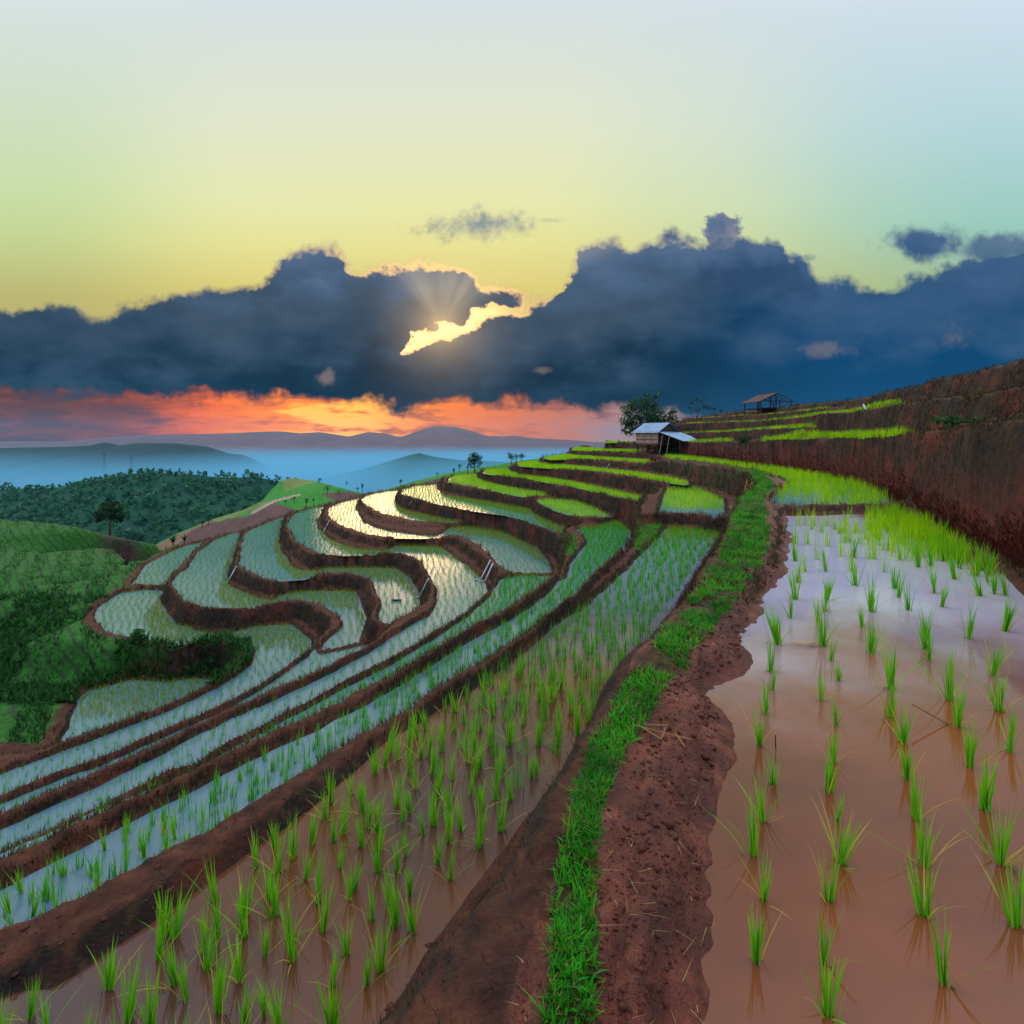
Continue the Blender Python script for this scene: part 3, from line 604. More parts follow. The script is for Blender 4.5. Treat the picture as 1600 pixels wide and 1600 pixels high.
for k, P in PONDS.items():
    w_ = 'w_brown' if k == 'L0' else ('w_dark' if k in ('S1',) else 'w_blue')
    P3 = [Vector((a, b, 0)) for a, b in P]
    bm = bmesh.new()
    # a sheet a little wider than the bed, so that the bank cuts the waterline
    c = []
    n = len(P)
    ar = sum(P[i][0]*P[(i+1) % n][1]-P[(i+1) % n][0]*P[i][1] for i in range(n)); sg = 1 if ar > 0 else -1
    for i in range(n):
        e1 = Vector((P[i][0]-P[i-1][0], P[i][1]-P[i-1][1])); e2 = Vector((P[(i+1) % n][0]-P[i][0], P[(i+1) % n][1]-P[i][1]))
        e1 = e1.normalized() if e1.length > 1e-6 else e2.normalized(); e2 = e2.normalized() if e2.length > 1e-6 else e1
        nv = Vector((e1.y+e2.y, -(e1.x+e2.x)))
        nv = nv.normalized() if nv.length > 1e-6 else Vector((e1.y, -e1.x))
        c.append((P[i][0]+nv.x*0.05*sg, P[i][1]+nv.y*0.05*sg))
    vsx = [bm.verts.new((a, b, Z[k])) for a, b in c]
    f = bm.faces.new(vsx); bmesh.ops.triangulate(bm, faces=[f])
    bmesh.ops.recalc_face_normals(bm, faces=bm.faces)
    if sum(f.normal.z for f in bm.faces) < 0: bmesh.ops.reverse_faces(bm, faces=bm.faces)
    me = bpy.data.meshes.new('paddy_water'); bm.to_mesh(me); bm.free()
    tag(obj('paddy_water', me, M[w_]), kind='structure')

# ------------------------------------------------------------------ far land
def far_mat(name, stops, scale, haze_rough=0.95):
    m_, t, out = mat(name)
    n = t.noise(pos(t), scale, 6, 0.65); n2 = t.noise(pos(t), scale*7, 4, 0.6)
    pbr(t, out, t.ramp(t.m('ADD', t.m('MULTIPLY', n, 0.65), t.m('MULTIPLY', n2, 0.35)), stops), haze_rough, n2, 0.6, 1.0/scale*0.05, 0.1)
    return m_
M['mountain'] = far_mat('mountain_woods', [(0.3,(0.012,0.024,0.030)),(0.7,(0.035,0.060,0.050))], 0.008)
M['far_mountain'] = far_mat('haze_tinted_mountain', [(0.3,(0.10,0.055,0.060)),(0.7,(0.17,0.10,0.10))], 0.006)  # warm purple of distant haze put into the base colour
M['hillwood'] = far_mat('hill_woods', [(0.3,(0.008,0.040,0.028)),(0.7,(0.020,0.085,0.045))], 0.03)
M['valley'] = far_mat('valley_fields', [(0.35,(0.03,0.10,0.05)),(0.5,(0.06,0.16,0.07)),(0.65,(0.12,0.12,0.07))], 0.01)
FIELD = [far_mat('green_field', [(0.3,(0.03,0.16,0.03)),(0.7,(0.08,0.28,0.05))], 0.09), far_mat('ploughed_field', [(0.3,(0.09,0.05,0.05)),(0.7,(0.15,0.09,0.08))], 0.12),
         far_mat('mown_field', [(0.3,(0.10,0.15,0.04)),(0.7,(0.20,0.26,0.08))], 0.09), far_mat('bare_field', [(0.3,(0.17,0.10,0.06)),(0.7,(0.25,0.16,0.10))], 0.12), far_mat('field_track', [(0.3,(0.30,0.22,0.17)),(0.7,(0.42,0.32,0.26))], 0.2)]
def ridge(name, sil, Yr, front, drop, mats, rough=1.0, nx=220, nt=26, back=None, regions=None, seed=1):
    """a hill whose skyline is sil (photo columns and rows) at distance Yr; its face comes front metres nearer and falls drop metres"""
    sx = np.array([a for a, b in sil], float); sy = np.array([b for a, b in sil], float)
    cols = np.linspace(sx[0], sx[-1], nx); rows_ = np.interp(cols, sx, sy)
    back = back or front*0.6
    ts = np.concatenate([np.linspace(0, 1, nt), 1+np.linspace(0.06, 1, nt//3)])
    V = np.zeros((len(ts), nx, 3))
    zr = EYE-(rows_-HZ)/F*Yr; Xr = (cols-800)/F*Yr
    for j, t in enumerate(ts):
        if t <= 1: Yv = Yr-front*(1-t); zv = zr-drop*(1-t**0.8); amp = (1-t)
        else: Yv = Yr+back*(t-1); zv = zr-drop*((t-1)**1.4); amp = (t-1)
        V[j, :, 0] = Xr; V[j, :, 1] = Yv; V[j, :, 2] = zv
        sc = 4.0/front
        V[j, :, 2] += rough*drop*0.10*amp**0.6*fbm(V[j, :, 0]*sc, np.full(nx, Yv)*sc, 5, seed)
    n2 = len(ts); i = np.arange((n2-1)*(nx-1)); r_, c_ = i//(nx-1), i % (nx-1); a = r_*nx+c_
    Fq = np.stack([a, a+1, a+nx+1, a+nx], 1)
    me = np_mesh(name, V.reshape(-1, 3), [Fq], True)
    o = tag(obj(name, me, mats), kind='structure')
    if regions:
        W = V.reshape(-1, 3); cen = W[Fq].mean(1); pxx = 800+cen[:, 0]/cen[:, 1]*F; pyy = HZ+(EYE-cen[:, 2])/cen[:, 1]*F
        mi = np.zeros(len(Fq), np.int32)
        for poly, k in regions:
            r = np.zeros(len(Fq), bool); n = len(poly)
            for q in range(n):
                ax, ay = poly[q]; bx, by = poly[(q+1) % n]
                if ay == by: continue
                r ^= ((ay > pyy) != (by > pyy)) & (pxx < (bx-ax)*(pyy-ay)/(by-ay)+ax)
            mi[r] = k
        me.polygons.foreach_set('material_index', mi)
    return o, V
GZ = -95.0
gm = MB(); gm.v = [(-9000,-300,GZ),(9000,-300,GZ),(9000,14000,GZ),(-9000,14000,GZ)]; gm.f = [[0,1,2,3]]
tag(gm.build('valley_floor', M['valley']), kind='structure')
ridge('far_mountains', [(-1200,694),(-400,692),(-100,691),(100,689),(170,683),(240,679),(330,678),(360,677),(400,675),(440,674),(470,677),(500,675),(545,682),(575,675),(600,677),(625,683),(650,675),(670,668),(690,666),(710,667),(740,674),(760,681),(790,682),(800,680),(830,684),(860,686),(900,688),(940,692),(1100,690),(1500,689),(2600,690)], 2300, 900, 130, M['far_mountain'], 1.0, 500, 24, seed=3)
ridge('near_mountain', [(-900,705),(-300,700),(-100,702),(100,698),(140,696),(164,691),(185,696),(215,692),(280,693),(315,697),(335,704),(350,708),(375,711),(395,724),(415,742),(432,765)], 1050, 500, 110, M['mountain'], 1.2, 320, 26, seed=8)
ridge('valley_hill', [(430,790),(480,752),(560,735),(610,720),(640,711),(655,708),(680,714),(720,719),(800,722),(900,716),(980,712),(1100,716),(1300,730)], 900, 350, 70, M['hillwood'], 1.2, 240, 24, seed=5)
_, VF = ridge('wooded_hill', [(-700,800),(-300,775),(-100,770),(0,765),(100,761),(130,754),(160,749),(200,741),(250,739),(300,741),(350,747),(400,745),(425,750),(440,762),(470,792),(520,850)], 330, 190, 75, M['hillwood'], 0.6, 240, 34, seed=11)
ridge('field_hill', [(170,930),(230,858),(275,834),(330,812),(380,797),(410,782),(425,764),(440,750),(460,747),(490,751),(540,764),(590,776),(660,800),(760,850)], 150, 60, 34, FIELD, 0.25, 420, 90, seed=2,
      regions=[([(230,860),(275,836),(330,814),(352,806),(300,830),(260,870)], 3), ([(260,870),(300,828),(345,812),(390,806),(425,784),(470,800),(500,812),(420,860)], 1), ([(330,812),(380,797),(412,783),(420,786),(380,803),(340,815)], 2),
               ([(415,781),(440,771),(490,760),(560,765),(600,790),(500,810),(470,797),(430,784)], 0), ([(500,772),(545,768),(575,776),(530,785)], 1), ([(440,750),(460,747),(500,752),(470,760),(445,768)], 2), ([(392,800),(428,781),(470,771),(470,774),(430,784.5),(394,804)], 4)])
ridge('spur_flank', [(470,812),(540,783),(600,766),(650,751),(700,739),(760,729),(820,719),(870,713),(925,704),(980,698),(1050,694),(1200,694)], 128, 22, 10, FIELD, 0.25, 260, 24, seed=4,
      regions=[([(640,757),(700,744),(735,738),(740,745),(690,756),(650,764)], 1), ([(560,780),(640,757),(650,764),(580,790)], 2)])
# haze: the bluish evening air over the valley
bm = bmesh.new(); bmesh.ops.create_cube(bm, size=1.0)
me = bpy.data.meshes.new('haze'); bm.to_mesh(me); bm.free()
hz = obj('haze', me); hz.location = (0, 1240, (80+GZ-1)/2); hz.scale = (7000, 2720, 80-GZ+1)
tag(hz, kind='stuff')
m_, t, out = mat('haze_air')
pv = t.node('ShaderNodeVolumePrincipled'); pv.inputs['Color'].default_value = (0.16, 0.60, 1.0, 1); pv.inputs['Density'].default_value = 0.00009; pv.inputs['Anisotropy'].default_value = 0.0
t.l.new(pv.outputs[0], out.inputs['Volume']); me.materials.append(m_)

# ------------------------------------------------------------------ blades
m_, t, out = mat('mist_air')
pv = t.node('ShaderNodeVolumePrincipled'); pv.inputs['Color'].default_value = (0.24, 0.68, 1.0, 1)
sp = t.node('ShaderNodeSeparateXYZ'); t.l.new(pos(t), sp.inputs[0])
t.l.new(t.m('MULTIPLY', t.m('MULTIPLY', t.ss(sp.outputs[2], -14.0, -92.0), t.ss(t.m('ABSOLUTE', t.m('SUBTRACT', sp.outputs[0], 40.0)), 700.0, 150.0, 1.0, 1.7)), 0.0075), pv.inputs['Density'])      # valley mist, thinning upwards
t.l.new(pv.outputs[0], out.inputs['Volume'])
bm = bmesh.new(); bmesh.ops.create_cube(bm, size=1.0)
me = bpy.data.meshes.new('mist'); bm.to_mesh(me); bm.free()
ms = obj('mist', me, m_); ms.location = (0, (460+1560)/2, (GZ-0.4+4)/2); ms.scale = (6800, 1560-460, 4-GZ+0.4)
tag(ms, kind='stuff')

def blades(base, length, width, az, lean, bend, segs=2, shade=None):
    """grass blades as tapering strips; returns V, faces, shade"""
    n = len(base); k = segs
    d = np.stack([np.cos(az), np.sin(az), np.zeros(n)], 1); side = np.stack([-np.sin(az), np.cos(az), np.zeros(n)], 1)
    twist = rng.uniform(-1.2, 1.2, n)[:, None]; side = side*np.cos(twist)+d*np.sin(twist)
    V = np.zeros((n, 2*k+1, 3), np.float32)
    p = base.copy(); ang = lean.copy(); sl = length/k
    for i in range(k+1):
        wd = width*(1-i/k)**0.7*0.5
        if i < k:
            V[:, 2*i] = p-side*wd[:, None]; V[:, 2*i+1] = p+side*wd[:, None]
            p = p+(d*np.sin(ang)[:, None]+np.array([0, 0, 1.0])*np.cos(ang)[:, None])*sl[:, None]; ang = ang+bend/k
        else: V[:, 2*k] = p
    b = (np.arange(n)*(2*k+1))[:, None]
    fs = [b+np.array([[2*i, 2*i+1, 2*i+3, 2*i+2]]) for i in range(k-1)]
    Q = np.concatenate(fs, 0) if fs else np.zeros((0, 4), int)
    T = b+np.array([[2*k-2, 2*k-1, 2*k]])
    sh = rng.random(n) if shade is None else shade
    return V.reshape(-1, 3), Q, T, np.repeat(sh, 2*k+1)
def blade_mesh(name, *parts):
    V = []; Q = []; T = []; S = []; o = 0
    for v_, q, t_, s in parts:
        V.append(v_); Q.append(q+o); T.append(t_+o); S.append(s); o += len(v_)
    fs = [f for f in (np.concatenate(Q), np.concatenate(T)) if len(f)]
    return np_mesh(name, np.concatenate(V), fs, True, {'shade': np.concatenate(S)})
def in_poly(x, y, P):
    r = np.zeros(len(x), bool); n = len(P)
    for i in range(n):
        ax, ay = P[i]; bx, by = P[(i+1) % n]
        if ay == by: continue
        r ^= ((ay > y) != (by > y)) & (x < (bx-ax)*(y-ay)/(by-ay)+ax)
    return r
def edge_dist(x, y, P):
    best = np.full(len(x), 1e9)
    for i in range(len(P)):
        ax, ay = P[i]; bx, by = P[(i+1) % len(P)]; dx, dy = bx-ax, by-ay; L = dx*dx+dy*dy+1e-12
        t = np.clip(((x-ax)*dx+(y-ay)*dy)/L, 0, 1); best = np.minimum(best, (x-ax-t*dx)**2+(y-ay-t*dy)**2)
    return np.sqrt(best)
def plant_rows(k, dx, dy, wob=0.06, jit=0.03, margin=0.06, rot=None):
    P = np.array(PONDS[k]); c = P.mean(0); th = math.atan2(c[0], c[1]) if rot is None else rot
    ca, sa = math.cos(th), math.sin(th)
    a = (P[:, 0]-c[0])*ca-(P[:, 1]-c[1])*sa; b = (P[:, 0]-c[0])*sa+(P[:, 1]-c[1])*ca
    ga, gb = np.meshgrid(np.arange(a.min(), a.max(), dx), np.arange(b.min(), b.max(), dy)); ri = np.round((ga-a.min())/dx).astype(int)
    ga, gb, ri = ga.ravel(), gb.ravel(), ri.ravel()
    ga = ga+wob*np.sin(gb*2.1+ga*0.4)+wob*0.7*np.sin(gb*5.3+ga*1.7)+rng.normal(0, jit, len(ga)); gb = gb+rng.normal(0, jit*1.4, len(gb))
    x = c[0]+ga*ca+gb*sa; y = c[1]-ga*sa+gb*ca
    m_ = in_poly(x, y, PONDS[k]) & (y > 0.6)
    x, y, ri = x[m_], y[m_], ri[m_]
    m_ = edge_dist(x, y, PONDS[k]) > margin
    return x[m_], y[m_], ri[m_]

# --- single rice clumps near the camera
def clump_mesh(seed, h, nb, spread):
    global rng
    keep = rng; rng = np.random.default_rng(seed)
    n = nb; az = rng.uniform(0, 2*math.pi, n); r0 = np.abs(rng.normal(0, 0.012, n))
    base = np.stack([np.cos(az)*r0, np.sin(az)*r0, np.full(n, -0.02)], 1)
    L = h*rng.uniform(0.55, 1.1, n); lean = np.abs(rng.normal(0.02, spread*0.7, n)); bend = rng.uniform(0.0, 0.22, n)
    wide = rng.random(n) < 0.06+0.10*rng.random(); lean[wide] += rng.uniform(0.3, 0.75, wide.sum()); bend[wide] += 0.4
    sh = rng.random(n)*0.75; sh[wide & (rng.random(n) < 0.6)] = 0.97
    me = blade_mesh('rice_clump', blades(base, L, np.full(n, 0.0098)*rng.uniform(0.7, 1.2, n), az, lean, bend, 4, sh))
    me.materials.append(M['rice']); rng = keep
    return me
CL = [clump_mesh(100+i, 0.30+0.02*(i % 4), 20+(i*5) % 11, 0.10+0.03*(i % 3)) for i in range(14)]
near_spots = []   # X, Y, z, size, pond, row
L0pts = [(1206,1077,45,0),(1190,1116,55,0),(1185,1161,68,0),(1201,1224,62,0),(1193,1282,66,0),(1203,1048,58,0),(1219,1008,66,0),(1236,965,52,0),(1240,935,48,0),(1242,910,44,0),(1245,877,42,0),(1246,850,36,0),(1246,821,30,0),(1258,894,34,0),(1261,850,30,0),
 (1275,973,40,1),(1288,1009,66,1),(1300,1033,48,1),(1312,1063,42,1),(1285,1096,46,1),(1303,1133,50,1),(1291,1184,64,1),(1291,1240,64,1),(1320,1280,52,1),(1290,957,48,1),(1292,936,46,1),(1289,892,42,1),(1279,874,36,1),(1289,853,38,1),(1284,832,30,1),(1272,821,28,1),
 (1347,979,44,2),(1365,1018,60,2),(1389,1075,82,2),(1386,1117,60,2),(1410,1163,62,2),(1413,1220,72,2),(1431,1278,84,2),(1352,955,50,2),(1339,915,44,2),(1334,893,40,2),(1331,871,38,2),(1320,848,32,2),(1313,868,30,2),(1322,828,28,2),
 (1438,997,52,3),(1446,1012,46,3),(1459,1034,52,3),(1482,1093,84,3),(1492,1135,72,3),(1417,952,42,3),(1406,934,40,3),(1394,918,42,3),(1380,892,36,3),(1368,874,36,3),(1354,842,32,3),(1510,1196,80,3),(1530,1262,84,3),
 (1472,947,44,4),(1454,926,50,4),(1435,886,40,4),(1417,861,36,4),(1407,874,36,4),(1391,840,36,4),(1520,1000,56,4),(1545,1052,64,4),(1566,1110,72,4),(1592,1180,80,4),(1427,829,34,4),(1456,884,48,5),(1467,845,40,5),(1480,877,42,5),(1530,930,50,5),(1570,985,60,5),(1440,835,34,5),(1490,905,46,5),
 (1185,1335,74,0),(1192,1405,84,0),(1176,1490,96,0),(1305,1335,76,1),(1292,1405,84,1),(1285,1495,98,1),(1300,1585,110,1),(1442,1352,84,2),(1452,1436,94,2),(1472,1540,108,2),(1556,1345,92,3),(1585,1450,100,3)]
ORD = ['first','second','third','fourth','fifth','sixth','seventh','eighth','ninth','tenth','eleventh','twelfth','thirteenth','fourteenth','fifteenth','sixteenth','seventeenth','eighteenth','nineteenth','twentieth']
for q in range(95):                                          # thicker growth under the far bank
    t_ = rng.random(); a = 1255+t_*310+rng.normal(0, 14); b = 816+max(0, (a-1400)/170)**1.5*95+abs(rng.normal(0, 13))+4
    if a < 1600 and (a > 1330 or rng.random() < 0.4): L0pts.append((a, b, 24+(b-810)*0.17, 6))
for a, b, hp, row in L0pts:
    X, Y = Pz(a, b, Z['L0']); near_spots.append((X+rng.normal(0, .02), Y+rng.normal(0, .02), Z['L0'], hp*Y/F*rng.uniform(0.95, 1.25), 'L0', row))
for k, dx, dy, h in (('S1', 0.22, 0.20, 0.33), ('S2', 0.23, 0.15, 0.28), ('S3', 0.22, 0.15, 0.25)):
    x, y, ri = plant_rows(k, dx, dy, 0.05, 0.04, 0.1, 0.42)
    for X, Y, r in zip(x, y, ri): near_spots.append((X, Y, Z[k], h*rng.uniform(0.75, 1.2), k, int(r)))
vis = []
for s in near_spots:
    X, Y, z, h, k, r = s; a = 800+X/Y*F; b = HZ+(EYE-z)/Y*F
    inside = -40 < a < 1640 and b-h*F/Y < 1610
    vis.append((h*F/Y if inside else -1, s, a, b))
vis.sort(key=lambda q: -q[0])
single = vis[:290]; rest = [q[1] for q in vis[290:] if q[0] > 0 or q[1][1] > 3]
names = {'L0': 'brown right paddy', 'S1': 'dark paddy left of footpath', 'S2': 'strip below thick bank', 'S3': 'second strip down'}
groups = {}
for hgt, s, a, b in single: groups.setdefault((s[4], s[5]), []).append((b, a, s))
rows_by_pond = {}
for (k, r) in groups: rows_by_pond.setdefault(k, []).append(r)
for k in rows_by_pond: rows_by_pond[k].sort(key=lambda r: np.mean([q[1] for q in groups[(k, r)]]))
ci = 0
for (k, r), lst in groups.items():
    lst.sort(key=lambda q: -q[0])
    ro = rows_by_pond[k].index(r)
    for i, (b, a, s) in enumerate(lst):
        X, Y, z, h = s[:4]
        me = CL[ci % len(CL)]; ci += 1
        o = obj('rice_clump', me); o.location = (X, Y, z)
        sc = h/0.33; o.scale = (sc, sc, sc); o.rotation_euler = (rng.normal(0, 0.09), rng.normal(0, 0.09), rng.uniform(0, 6.28)); o.scale = (sc*rng.uniform(0.8, 1.3), sc*rng.uniform(0.8, 1.3), sc)
        rown = (ORD[ro] if ro < 20 else 'far right')+' row'
        tag(o, f'rice clump {ORD[min(i, 19)]} from the front in {rown}, {names[k]}', 'rice plant', 'single rice clumps in '+names[k])

# --- the mass of young rice
parts = {'rice_far': [], 'rice_dense': [], 'rice_reflect': []}
def mass(x, y, z, h, nb, wd, key, segs=1, lean=0.16, r0=0.03):
    n = len(x); b = np.repeat(np.stack([x, y, np.full(n, z-0.02)], 1), nb, 0); N = len(b)
    b[:, :2] += rng.normal(0, r0, (N, 2))
    L = h*rng.uniform(0.6, 1.15, N)
    parts[key].append(blades(b, L, np.full(N, wd)*rng.uniform(0.7, 1.3, N), rng.uniform(0, 6.28, N), np.abs(rng.normal(0.03, lean, N)), rng.uniform(0, 0.5, N), segs))
for k in ('S1', 'S2', 'S3'):
    q = [s for s in rest if s[4] == k]
    if q: mass(np.array([s[0] for s in q]), np.array([s[1] for s in q]), Z[k], 0.29 if k == 'S1' else 0.26, 12, 0.012, 'rice_far', 2, 0.12)
q = np.array([s[:4] for s in rest if s[4] == 'L0'])
if len(q): mass(q[:, 0], q[:, 1], Z['L0'], np.repeat(q[:, 3], 14), 14, 0.011, 'rice_dense', 3, 0.1, 0.02)
for k, dx, dy, h, nb, wd in (('T4',0.27,0.14,0.19,6,0.011),('S5',0.26,0.15,0.20,6,0.011),('T5',0.28,0.15,0.19,6,0.011),('T6',0.28,0.15,0.19,6,0.011),('T7',0.28,0.15,0.20,6,0.011),('T7b',0.28,0.15,0.20,6,0.011),('T8',0.28,0.17,0.22,6,0.012),('T3',0.28,0.15,0.18,6,0.010),('T2',0.28,0.16,0.16,6,0.010),('T1',0.26,0.15,0.20,7,0.011)):
    x, y, _ = plant_rows(k, dx, dy, 0.07, 0.035); mass(x, y, Z[k], h, nb, wd, 'rice_far')
for k in ('T1', 'T2', 'T3', 'T4', 'T5', 'T6', 'T7', 'T8', 'S2', 'S1', 'T7b'):
    x, y, _ = plant_rows(k, 0.16, 0.11, 0.05, 0.05)
    hit = np.zeros(len(x), bool)
    for q in (0.4, 0.8, 1.2, 1.7, 2.3, 3.0): hit |= ground_z(x+q*x/np.hypot(x, y)*0.6, y+q) > Z[k]+0.10+0.14*q  # extra rice added where water would mirror the bank, imitating that reflection
    if k == 'S1': hit &= y > 12
    x, y = x[hit], y[hit]; mass(x, y, Z[k], 0.25, 6, 0.012, 'rice_reflect')
for k, dx, dy, h, nb, wd in (('U1',0.17,0.15,0.26,7,0.013),('T0b',0.17,0.15,0.25,7,0.013),('U2',0.16,0.14,0.28,7,0.014),('U3',0.15,0.14,0.30,7,0.014),('U4',0.15,0.14,0.30,7,0.014),('U5',0.15,0.14,0.30,7,0.014),('U6',0.15,0.15,0.25,7,0.014),('PA',0.19,0.16,0.30,7,0.012)):
    x, y, _ = plant_rows(k, dx, dy, 0.05, 0.04)
    if k == 'PA':
        m2 = HZ+(EYE-Z[k])/y*F < 797-2*rng.random(len(y)); x, y = x[m2], y[m2]
    mass(x, y, Z[k], h, nb, wd, 'rice_dense')
x, y, _ = plant_rows('L0b', 0.26, 0.15, 0.05, 0.045, 0.02); prow = HZ+(EYE-Z['L0b'])/y*F
m2 = (prow < 765+26*rng.random(len(y))**1.6); m2 |= (x/y > 0.60) & (rng.random(len(y)) < 0.75); x, y = x[m2], y[m2]
fn = y < 26; mass(x[fn], y[fn], Z['L0b'], 0.36, 9, 0.011, 'rice_dense', 2, 0.12); mass(x[~fn], y[~fn], Z['L0b'], 0.34, 7, 0.014, 'rice_dense')
q_ = rng.random(420); wx = np.interp(q_, [0, .25, .5, .75, 1], [8.0, 9.2, 8.7, 7.6, 6.2]); wy = np.interp(q_, [0, .25, .5, .75, 1], [12.6, 12.2, 10.9, 9.3, 7.2])
wx -= np.abs(rng.normal(0, 0.55, 420)); wy -= np.abs(rng.normal(0, 0.15, 420)); ok = in_poly(wx, wy, PONDS['L0']); mass(wx[ok], wy[ok], Z['L0'], 0.36, 9, 0.010, 'rice_dense', 2, 0.12)
# rows standing along the backs of the upper right terraces
for L_, n in ((R1, 2200), (R2, 1000), (R3, 1300), (R4, 700)):
    Lp = np.array(L_); tt = rng.uniform(0, 4.95 if L_ is R1 else 3 if L_ is R2 else 6.5 if L_ is R3 else 3.9, n); tt = tt[~((L_ is R1) & (tt > 1.05) & (tt < 2.9))] if L_ is R1 else tt; n = len(tt); i0 = tt.astype(int); f = (tt-i0)[:, None]
    p = Lp[i0]*(1-f)+Lp[np.minimum(i0+1, len(Lp)-1)]*f
    Lb = np.array({id(R1): R1b, id(R2): R2b, id(R3): R3b, id(R4): R4b}[id(L_)]); Lb = Lb[:len(Lp)]; sd = rng.random(n)[:, None]
    ib = np.minimum(i0, len(Lb)-2); pb_ = Lb[ib]*(1-f)+Lb[ib+1]*f if L_ is not R1 else p*np.array([1.035, 1.035, 1.0]); p = p*(1-sd)+pb_*sd; p[:, 2] = ground_z(p[:, 0], p[:, 1])-0.03; N = n*4; b = np.repeat(p, 4, 0); b[:, :2] += rng.normal(0, 0.12, (N, 2))
    sc = {id(R1): 0.28, id(R2): 0.22, id(R3): 0.18, id(R4): 0.15}[id(L_)]
    parts['rice_dense'].append(blades(b, sc*rng.uniform(0.7, 1.3, N), np.full(N, 0.018), rng.uniform(0, 6.28, N), np.abs(rng.normal(0, 0.15, N)), rng.uniform(0, 0.4, N), 1))
tag(obj('young_rice', blade_mesh('young_rice', *parts['rice_far']), M['rice_far']), kind='stuff')
tag(obj('bank_reflection_rice', blade_mesh('bank_reflection_rice', *parts['rice_reflect']), M['rice_reflect']), kind='stuff')
tag(obj('dense_rice', blade_mesh('dense_rice', *parts['rice_dense']), M['rice_dense']), kind='stuff')

# --- grass on the banks, weeds on the verge, straw on the path
gy, gx = np.gradient(TZ); dXx = np.gradient(TX, axis=1); dYy = np.gradient(TY, axis=0)
SX = gx/np.maximum(dXx, 1e-6); SY = gy/np.maximum(dYy, 1e-6); SL = np.hypot(SX, SY)
def pick(mask, n):
    idx = np.nonzero(mask.ravel())[0]; idx = rng.choice(idx, n); r_, c_ = idx//NU, idx % NU
    jr = rng.uniform(-0.5, 0.5, n); jc = rng.uniform(-0.5, 0.5, n)
    u_ = TX[r_, c_]/(TY[r_, c_]+1.7)+jc*2.84/(NU-1); Y = np.exp(np.log(TY[r_, c_]+1.1)+jr*(_rows[1]-_rows[0]))-1.1; X = u_*(Y+1.7)
    return X, Y, ground_z(X, Y), SX[r_, c_], SY[r_, c_]
def bank_grass(name, matk, mask, n, l0, l1, w0, w1, hang=1.1):
    X, Y, z, sx, sy = pick(mask, n)
    az = np.arctan2(-sy, -sx)+rng.normal(0, 0.7, n); L = (l0+l1*Y)*rng.uniform(0.5, 1.3, n); wd = w0+w1*Y
    me = blade_mesh(name, blades(np.stack([X, Y, z-0.01], 1), L, wd*rng.uniform(0.6, 1.3, n), az, rng.uniform(0.1, hang, n), rng.uniform(0.2, 1.0, n), 2))
    return tag(obj(name, me, M[matk]), kind='stuff')
dry_land = (~WET) & (DP > 0.05)
inframe = (np.abs(TX/np.maximum(TY, .1)) < 1.1)
redm = (TX > np.interp(TY, *FOOT)-0.05) & (TZ > 0.1)
bank_grass('dry_bank_grass', 'dry', dry_land & (SL > 0.55) & (TY > 5) & (TY < 75) & inframe & ~redm & (GRN < .2), 80000, 0.07, 0.006, 0.004, 0.0009)
bank_grass('dry_bank_grass', 'dry', dry_land & (SL > 0.35) & (TY > 1.2) & (TY < 8) & inframe & ~redm & (PTH < .3), 9000, 0.03, 0.006, 0.0025, 0.0006)
bank_grass('dry_bank_grass', 'dry', dry_land & (SL > 0.4) & redm & inframe & (fbm(TX*0.9, TY*0.9, 3, 71) > -0.1), 17000, 0.06, 0.005, 0.004, 0.0008)
bank_grass('red_bank_grass', 'dry_red', dry_land & (SL > 0.3) & redm & (TZ < 0.75+0.5*fbm(TX*0.7, TY*0.7, 3, 88)) & inframe, 19000, 0.07, 0.005, 0.004, 0.0008)
px_ = 800+TX/np.maximum(TY, .05)*F; py_ = HZ+(EYE-TZ)/np.maximum(TY, .05)*F
vm = dry_land & (DV < 1.1+0.35*fbm(TX*5, TY*5, 2, 15)) & (TY < 25) & inframe
vm &= (fbm(TX*2.3, TY*2.3, 3, 77) > -0.36)
def boxm(a, b, c, d): return (px_ > a) & (px_ < b) & (py_ > c) & (py_ < d)
gm_ = vm | (dry_land & (boxm(992, 1034, 818, 862) | boxm(872, 902, 838, 868)))
X, Y, z, sx, sy = pick(gm_, 30000); n = len(X)
az = rng.uniform(0, 6.28, n); L = (0.035+0.0045*Y)*rng.uniform(0.5, 1.5, n)
p1 = blades(np.stack([X, Y, z-0.01], 1), L, (0.009+0.0007*Y)*rng.uniform(0.6, 1.4, n), az, rng.uniform(0.2, 1.3, n), rng.uniform(0, 0.8, n), 2)
X, Y, z, sx, sy = pick(vm & (TY < 4.5), 900); n = len(X)
p2 = blades(np.stack([X, Y, z-0.01], 1), rng.uniform(0.05, 0.13, n), rng.uniform(0.003, 0.006, n), rng.uniform(0, 6.28, n), rng.uniform(0.2, 1.1, n), rng.uniform(0.2, 0.9, n), 4)
tag(obj('verge_grass', blade_mesh('verge_grass', p1, p2), M['weed']), kind='stuff')
bank_grass('olive_bank_grass', 'olive', dry_land & redm & inframe & (TZ > 1.5) & (fbm(TX*0.6, TY*0.6, 3, 91) > 0.0), 13000, 0.06, 0.005, 0.004, 0.0008, 0.7)
bank_grass('olive_bank_grass', 'olive', dry_land & (SL > 0.4) & (TY > 6) & (TY < 70) & ~redm & inframe & (GRN < .2) & (fbm(TX*0.8, TY*0.8, 3, 92) > 0.0), 30000, 0.07, 0.006, 0.004, 0.0009)
